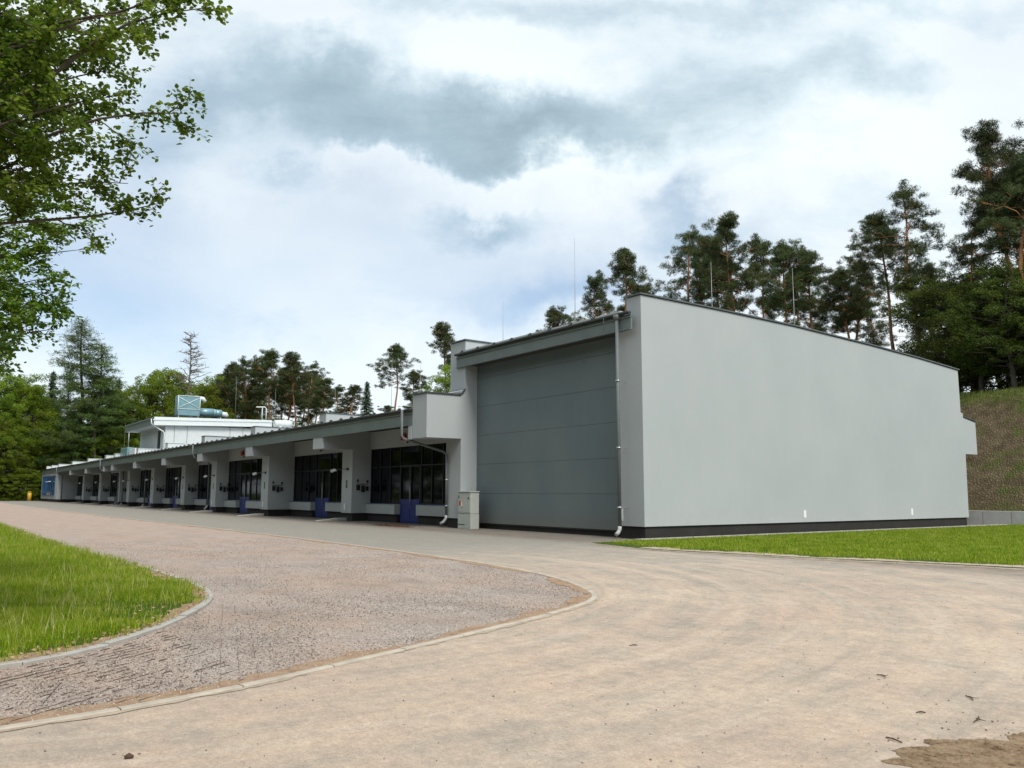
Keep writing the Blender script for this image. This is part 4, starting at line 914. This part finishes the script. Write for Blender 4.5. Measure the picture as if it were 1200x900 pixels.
        for i in range(150):
            t = .10+.89*(i/150); f = min(9.99, t*10); j = int(f); p = tr[j].lerp(tr[j+1], f-j); rr = (1-t)**.85*3.3*random.uniform(.7, 1.1)+.12; a = i*2.399
            e_ = p+Vector((math.cos(a)*rr, math.sin(a)*rr, -rr*random.uniform(.05, .28))); tb.tube([p, e_], [.025, .006], 4, False)
            for k in range(int(22*rr)+5):
                s_ = random.uniform(.15, 1); q = p.lerp(e_, s_); cs.append((q.x+random.gauss(0, .16), q.y+random.gauss(0, .16), q.z-abs(random.gauss(0, .16))))
        V, F = needle_clumps(np.array(cs), 7, .24, .06, .05); mat, bark = SPRUCEN, BARK
    else:
        Ht = 30.0; tr = curve((0, 0, -.4), (.4, .2, Ht), 14, .015); tb.tube(tr, [.30*(1-.85*i/14)+.02 for i in range(15)], 8)
        for i in range(54):
            t = .66+.34*(i/54); f = min(13.99, t*14); j = int(f); p = tr[j].lerp(tr[j+1], f-j); rr = (1.35-t)*6.2*random.uniform(.4, 1.0); a = random.uniform(0, 6.28)
            e_ = p+Vector((math.cos(a)*rr, math.sin(a)*rr, rr*random.uniform(.0, .4))); lm = curve(p, e_, 6, .14); tb.tube(lm, [.07*(1-.75*k/6)+.016 for k in range(7)], 5)
            for k in (2, 3, 4, 5):
                for _ in range(2):
                    d = Vector((random.gauss(0, 1), random.gauss(0, 1), random.uniform(-.2, .8))).normalized()*random.uniform(.4, 1.2); tb.tube(curve(lm[k], lm[k]+d, 3, .1), [.035, .03, .022, .014], 4, False)
        tb.build('trunk', DEADB, root); root['height'] = Ht; return root, Ht
    tb.build('trunk', bark, root)
    link('crown', fast_mesh('crown', V, F, mat), root)
    return root, Ht
PROTO = {k: [make_tree(k, s) for s in ss] for k, ss in (('pine_tree', (1, 2, 3, 4, 5)), ('leafy_tree', (11, 12, 13)), ('bush_tree', (21, 22)), ('larch_tree', (31, 32)), ('spruce_tree', (41,)), ('dead_tree', (51,)))}
used_proto = set(); tree_n = {k: 0 for k in PROTO}; random.seed(77)
def plant(kind, x, y, h, label, cat, group, var=None, w=1.0):
    lst = PROTO[kind]; i = tree_n[kind] % len(lst) if var is None else var; tree_n[kind] += 1; pr_, Ht = lst[i]
    if (kind, i) in used_proto: o = copy_tree(pr_)
    else: o = pr_; used_proto.add((kind, i))
    s = h/Ht; ws = (s*.55+.45)*w if kind in ('pine_tree',) else (s*.7+.3)*w
    o.location = (x, y, ground_z(x, y)); o.rotation_euler = (0, 0, random.uniform(0, 6.28)); o.scale = (ws, ws, s)
    for k in ('label', 'category', 'group', 'height'):
        if k in o: del o[k]
    tag(o, label, cat, group); return o
# pines on the bank behind the hall: (x, y, height), front ones first
FRONT = [(-3.6, 38, 16.1), (-4.4, 39.6, 19.6), (-11.1, 38.5, 16.4), (-13.2, 39.6, 15.4), (-22.5, 42, 15.1), (-23.6, 40, 15.2), (-27.9, 40, 18.9), (-34.2, 39, 19.3), (-42.9, 40, 19.0), (-50.5, 42, 18.3)]
lab = ['pine cut off by the right edge of the photo, above the brown bank', 'tallest pine of all, its crown rising highest near the right edge', 'tall slender pine with long bare orange trunk above the low end of the gable',
       'flat topped pine left of the tall slender one with an orange trunk', 'spreading pine over the middle of the gable coping, left of a bent bare branch', 'broad dark pine above the middle of the gable wall', 'tallest dark pine of the clump above the gable wall',
       'dark pine standing just right of the hall corner, the first of the clump', 'pine with small tufted top just left of the hall corner', 'low rounded pine left of the hall corner, nearest the tall lightning rod']
for (x, y, h), lb in zip(FRONT, lab): plant('pine_tree', x, y, h, lb, 'pine tree', 'pines on the bank behind the hall')
for x, y, h in [(-61.1, 44, 16.6)]: plant('pine_tree', x, y, h, 'pine whose dark top peeps over the hall roof between the two lightning rods', 'pine tree', 'pines on the bank behind the hall')
for x, y, h in [(-65.2, 52, 15.0), (-37.9, 46, 19.3), (-32.5, 43, 18.7), (-31, 47, 19.0), (-5.6, 43, 18.6), (-54.5, 55, 19), (-26.6, 58, 15), (-36.5, 60, 18), (-20.5, 60, 15.5), (-17.9, 41, 12.2), (-20.8, 46, 13.6), (-9.4, 43, 13.5)]:
    plant('pine_tree', x, y, h, 'background pine on the bank behind the hall, mostly hidden by nearer pines', 'pine tree', 'background pines behind the hall')
RL = [(-9.0, 37.5, 9.4, 'green broadleaved tree at the foot of the tall slender pine above the gable end'), (-6.7, 38.5, 8.6, 'dense green broadleaved tree just right of the gable end on the bank'), (-3.9, 37, 9.0, 'bright green broadleaved tree on the bank crest at the right edge')]
for x, y, h, lb in RL: plant('leafy_tree', x, y, h, lb, 'broadleaved tree', 'broadleaved trees on the bank', w=1.1)
for x, y, h in [(-11.4, 45, 10.8), (-11.5, 52, 13.5), (-4.8, 42, 9.4), (-8.5, 41.5, 8), (-2.0, 40, 9), (-6.2, 46, 12), (0.5, 38, 9), (-1, 45, 13)]:
    plant('bush_tree', x, y, h, 'dark green understorey tree in the wood behind the bank crest at the right', 'broadleaved tree', 'understorey trees behind the right bank')
for x, y, h in [(-21.7, 60, 8.5), (-29, 52, 7.2), (-36, 50, 8.0), (-17.5, 47, 5.5)]:
    plant('bush_tree', x, y, h, 'low understorey tree between the pine trunks behind the gable coping', 'broadleaved tree', 'understorey trees behind the gable')
# middle of the picture
plant('pine_tree', -74.8, 37, 16.2, 'brownish green pine directly left of the tall hall, above the parapet', 'pine tree', 'pines behind the low wing')
plant('pine_tree', -89.8, 37, 15.7, 'lone pine standing clear against the sky left of the tall hall', 'pine tree', 'pines behind the low wing', 3, 1.15)
plant('pine_tree', -94.1, 42, 12.4, 'lower pine crowding the right side of the lone pine', 'pine tree', 'pines behind the low wing')
plant('leafy_tree', -64.8, 31, 12.0, 'bright green leafy tree tucked against the left end of the tall hall', 'broadleaved tree', None, 0, .8)
plant('spruce_tree', -106.4, 40, 12.2, 'small dark spruce with pointed top left of the lone pine', 'spruce tree', None)
MID = [(-118, 37.6, 13.4), (-128, 38.5, 17.7), (-124, 34.8, 18.5), (-138, 37.6, 17.7), (-130, 31.8, 21.9), (-142, 33.6, 18.8), (-136, 29.1, 23.1), (-140, 27.6, 23.8)]
mlb = ['rightmost pine of the dense row behind the low wing, nearest the small spruce', 'second pine from the right in the dense row behind the low wing', 'right one of the two pines with bright orange trunks behind the penthouse', 'pine between the two orange trunked pines',
       'left one of the two pines with bright orange trunks behind the penthouse', 'pine just left of the orange trunked pair', 'pine with pointed top behind the ventilation unit\'s right', 'leftmost pine of the dense row, next to the bare dead tree']
for (x, y, h), lb in zip(MID, mlb): plant('pine_tree', x, y, h, lb, 'pine tree', 'pines in the dense row behind the low wing', None, 1.2)
for x, y, h in [(-132, 45.2, 14.1), (-145, 46.9, 17.6), (-150, 40.6, 19.5), (-152, 35.2, 19.5), (-155, 30.4, 21.5), (-142, 42.9, 17.1), (-133, 36.9, 17.0), (-112.9, 46, 8.6), (-104, 50, 9.0), (-121, 43, 13.0), (-99, 45, 9), (-84, 44, 8)]:
    plant('pine_tree', x, y, h, 'background pine filling the dense row behind the low wing', 'pine tree', 'background pines behind the low wing', None, 1.2)
for x, y, h in [(-126, 42.1, 8.1), (-132, 39, 8.2), (-136, 34.9, 8.5), (-142, 32.3, 10.4), (-140, 26.5, 15.1), (-118, 44, 6.5), (-110, 42, 5.5), (-147, 33, 14), (-103, 40, 4.6), (-96, 40, 4.2), (-150, 28, 17), (-158, 34, 17.7), (-155, 38, 15.5), (-80, 40, 5), (-87, 38, 4)]:
    plant('bush_tree', x, y, h, 'green understorey tree between the trunks of the dense row behind the low wing', 'broadleaved tree', 'understorey trees behind the low wing', None, 1.1)
plant('dead_tree', -149.4, 22.5, 32.6, 'bare dead tree with pale twigs rising above the ventilation unit', 'dead tree', None)
plant('leafy_tree', -148, 27.6, 23.4, 'green leafy tree immediately right of the bare dead tree', 'broadleaved tree', 'broadleaved trees around the dead tree', None, 1.1)
plant('leafy_tree', -140, 23.7, 22.5, 'green leafy tree behind the ventilation unit', 'broadleaved tree', 'broadleaved trees around the dead tree', None, 1.0)
# the wood beyond the far end of the yard
plant('larch_tree', -159.6, 4.9, 35.0, 'tallest larch with airy blue green crown above the far end of the yard', 'larch tree', 'larches at the left', 0, 1.5)
plant('larch_tree', -157.7, 8.2, 30.4, 'second larch, slightly lower, joined to the right of the tallest larch', 'larch tree', 'larches at the left', 1, 1.4)
plant('larch_tree', -158.8, 2.2, 26.1, 'lowest larch on the left side of the tallest one', 'larch tree', 'larches at the left', 1)
LFT = [(-164.2, 18.5, 27.8, 'round topped leafy tree left of the dead tree'), (-167.6, 22.6, 29.3, 'highest round leafy crown just left of the dead tree'), (-167.9, 25.2, 26.5, 'leafy tree close behind the dead tree on its left'),
       (-163.0, 13.4, 23.0, 'leafy tree in the dip between the larches and the highest round crown'), (-166.4, 11.2, 24.3, 'leafy tree directly right of the larches'), (-162, -2.4, 22.8, 'leafy tree just left of the larches'), (-165.2, -4.9, 25.0, 'leafy tree near the left edge, below the overhanging branch'), (-163, -7.8, 25.2, 'leafy tree at the left edge of the photo')]
for x, y, h, lb in LFT: plant('leafy_tree', x, y, h, lb, 'broadleaved tree', 'broadleaved trees of the far wood', None, 1.05)
plant('spruce_tree', -169.6, .9, 26.1, 'dark spruce tip rising behind the left side of the larches', 'spruce tree', None); plant('spruce_tree', -170.1, 13.3, 25.5, 'dark spruce tip rising between the larches and the dead tree', 'spruce tree', None)
for x, y, h in [(-155, -7.7, 13.2), (-157, -4.9, 15), (-160, -1.6, 17), (-159, 1.5, 13), (-163, 5, 15.5), (-160, 7.5, 14.2), (-165, 11.4, 17.5), (-163, 13.4, 14.7), (-168, 16.8, 19.5), (-155, -9.7, 15), (-175, 9.1, 20.6), (-175, 2.7, 20.2), (-175, -3.3, 20.7), (-172, 19.3, 19.2), (-155, -12, 12), (-158, 16, 12), (-157, 20, 13)]:
    plant('bush_tree', x, y, h, 'dense green tree of the lower storey of the far wood at the left', 'broadleaved tree', 'lower storey of the far wood', None, 1.1)
for x, y, h, lb in [(-153, -4.1, 5.8, 'low round bush at the yard edge beside the yellow bollard'), (-153, -7.5, 5.0, 'low bush at the yard edge at the left margin of the photo'), (-153.5, -1.2, 5.2, 'low bush just left of the blue windowed end block')]:
    plant('bush_tree', x, y, h, lb, 'bush', 'bushes at the yard edge', None, 1.3)
# unseen trees added to carry the wood round the yard, so the windows mirror dark
for i in range(34):
    x = -156+i*4.6+random.uniform(-1.5, 1.5); y = -36-random.uniform(0, 12)
    plant(('leafy_tree', 'pine_tree', 'bush_tree')[i % 3], x, y, random.uniform(22, 28), 'unseen tree added along the left side of the yard for the windows to mirror', 'tree', 'wood along the left side of the yard', None, 1.3)
for i in range(9):
    plant('leafy_tree', -160+random.uniform(-5, 5), -14-i*4.0, random.uniform(20, 25), 'unseen tree added along the left side of the yard for the windows to mirror', 'tree', 'wood along the left side of the yard', None, 1.2)

for i in range(16):  # unseen trees added behind the camera to shade the fronts and bays
    plant(('leafy_tree', 'pine_tree', 'bush_tree')[i % 3], -2+i*5.2+random.uniform(-1.5, 1.5), -37-random.uniform(0, 8), random.uniform(20, 26), 'unseen tree added along the left side of the yard for the windows to mirror', 'tree', 'wood along the left side of the yard', None, 1.4)

LEAFD = foliage_mat('shaded_broad_leaves', [(.3, (.028, .050, .008)), (.5, (.062, .098, .012)), (.7, (.14, .175, .022))], .4, .35, .55)  # darker copy of the broad leaves, right bank shade put into their colour
for o in list(COL.objects):
    if o.name.startswith('crown') and o.parent and o.parent.get('group') in ('broadleaved trees on the bank', 'understorey trees behind the right bank'):
        o.material_slots[0].link = 'OBJECT'; o.material_slots[0].material = LEAFD

# ------------------------------------------------------------------ the two trees overhanging from the left
random.seed(5); rng = np.random.default_rng(5)
def overhang(name, base, H_, trunk_r, targets, label, cat, leafmat, L, Wd, twig_n, leaf_n, tw, shape_up=.35, sub=9):
    root = empty(name, base, label, cat); tb = MB(); B = Vector(base); tr = curve(B, B+Vector((.2, .3, H_)), 10, .02); tb.tube(tr, [trunk_r*(1-.6*i/10) for i in range(11)], 12); cs = []
    for (p, hz) in targets:
        s_ = min(.97, max(.15, (hz-B.z)/H_)); j = min(9, int(s_*10)); st = tr[j].lerp(tr[j+1], s_*10-j); p = Vector(p); ln = (p-st).length
        n = 14; lm = curve(st, p, n, .07, -.03); r0 = min(.045, .0075*ln); tb.tube(lm, [r0*(1-k/n)**.8+.0035 for k in range(n+1)], 6)
        for k in range(sub):
            t = .30+.70*(k+random.random()*.8)/sub; t = min(t, .99); f = t*n; j = int(f); q = lm[j].lerp(lm[min(n, j+1)], f-j); ax = (lm[min(n, j+1)]-lm[j]).normalized()
            d = (ax*random.uniform(.5, 1.1)+Vector((random.gauss(0, .55), random.gauss(0, .55), random.gauss(.02, .42)))).normalized(); l2 = tw*random.uniform(.5, 1.15)*(1.15-.5*t)
            sb = curve(q, q+d*l2, 6, .13, .02); tb.tube(sb, [.006*(1-m_/6)+.0018 for m_ in range(7)], 4)
            for h in range(twig_n):
                g_ = (.25+.75*(h+random.random())/twig_n)*6; j2 = min(5, int(g_)); q2 = sb[j2].lerp(sb[j2+1], min(1, g_-j2)); d2 = (d*.6+Vector((random.gauss(0, .6), random.gauss(0, .6), random.gauss(0, .35)))).normalized(); l3 = random.uniform(.08, .28)
                tb.tube([q2, q2+d2*l3], [.002, .001], 3, False)
                for w in range(leaf_n):
                    q3 = q2+d2*l3*random.uniform(.1, 1.1); cs.append((q3.x+random.gauss(0, .028), q3.y+random.gauss(0, .028), q3.z+random.gauss(0, .022)-.015))
    tb.build('trunk', BARK, root, base)
    c = np.array(cs)-np.array(base); n = len(c)
    # six-sided leaves with a slight fold along the midrib
    d = rng.normal(0, 1, (n, 3)); d[:, 2] = d[:, 2]*.4-.25; d /= np.linalg.norm(d, axis=1)[:, None]
    up_ = np.array((0, 0, 1.0))[None]+rng.normal(0, .55, (n, 3)); s = np.cross(d, up_); s /= np.linalg.norm(s, axis=1)[:, None]; nrm = np.cross(s, d)
    LL = (L*rng.uniform(.65, 1.25, n))[:, None]; WW = (Wd*rng.uniform(.7, 1.2, n))[:, None]
    V = np.stack([c, c+d*LL*.35+s*WW*.5+nrm*WW*.14, c+d*LL*.72+s*WW*.40+nrm*WW*.12, c+d*LL, c+d*LL*.72-s*WW*.40+nrm*WW*.12, c+d*LL*.35-s*WW*.5+nrm*WW*.14], 1).reshape(-1, 3)
    i0 = (np.arange(n)*6)[:, None]; F = np.concatenate([i0+np.array([[0, 1, 2, 3]]), i0+np.array([[0, 3, 4, 5]])])
    link('crown', fast_mesh('crown', V, F, leafmat), root); return root
LEAFN = foliage_mat('dark_lime_leaves', [(.3, (.05, .085, .008)), (.5, (.10, .15, .014)), (.7, (.20, .245, .03))], .55, 1.2, .45)
LEAFN2 = foliage_mat('fresh_maple_leaves', [(.3, (.055, .115, .010)), (.5, (.11, .20, .015)), (.7, (.21, .30, .030))], .42, 1.2, .45)
def T(lst): return [(at(u, v, k), hz) for u, v, k, hz in lst]
A = [(250, 8, 8.0, 4.6), (215, -14, 8.2, 5.0), (214, 133, 8.0, 4.0), (188, 238, 8.6, 3.3), (140, 112, 8.4, 4.0), (150, 14, 7.8, 4.8), (112, 60, 8.6, 4.4), (128, 82, 8.9, 4.4), (112, 160, 8.4, 3.9), (90, 120, 7.6, 4.2), (150, 215, 8.4, 3.5),
     (60, 40, 8.2, 5.0), (40, 110, 8.8, 4.4), (70, 180, 8.0, 3.8), (95, 205, 8.9, 3.5), (10, 60, 7.8, 5.0), (20, 160, 8.3, 4.0), (30, 210, 7.9, 3.5), (90, -10, 8.0, 5.2), (170, -25, 8.6, 5.1), (60, 90, 9.4, 4.7), (105, 110, 9.5, 4.4), (5, 120, 9.3, 4.4), (85, 60, 9.6, 4.9), (50, 145, 9.4, 4.2), (85, 165, 9.4, 4.0), (20, 20, 9.2, 5.3), (55, -5, 9.4, 5.4), (10, 205, 9.1, 3.7), (120, 30, 9.0, 4.9), (30, 75, 9.0, 4.8), (70, 20, 9.0, 5.0)]
overhang('overhanging_tree', (9.2, -23.2, 0), 8.6, .19, T(A), 'dark leaved tree whose twiggy branches hang into the top left corner', 'broadleaved tree', LEAFN, .054, .042, 10, 10, .55, sub=16)
B_ = [(90, 352, 13.5, 3.4), (70, 385, 13, 2.9), (22, 408, 11.0, 2.6), (100, 292, 13.8, 4.2), (60, 325, 13.4, 3.6), (30, 350, 13.0, 3.2), (40, 290, 13.8, 4.2), (10, 320, 13.2, 3.8), (80, 262, 14.2, 4.6), (20, 262, 13.6, 4.6), (55, 240, 14.2, 5.0), (8, 372, 13.0, 3.0), (-15, 300, 13, 4), (-10, 350, 12.5, 3.4), (60, 362, 13.8, 3.1), (100, 240, 14.6, 5.0), (35, 372, 13.6, 3.0), (45, 310, 14.4, 3.9)]
overhang('overhanging_tree', (2.8, -23.6, 0), 7.5, .16, T(B_), 'fresh green leafy tree reaching in at the left edge below the darker branches', 'broadleaved tree', LEAFN2, .085, .045, 9, 9, .85, sub=16)
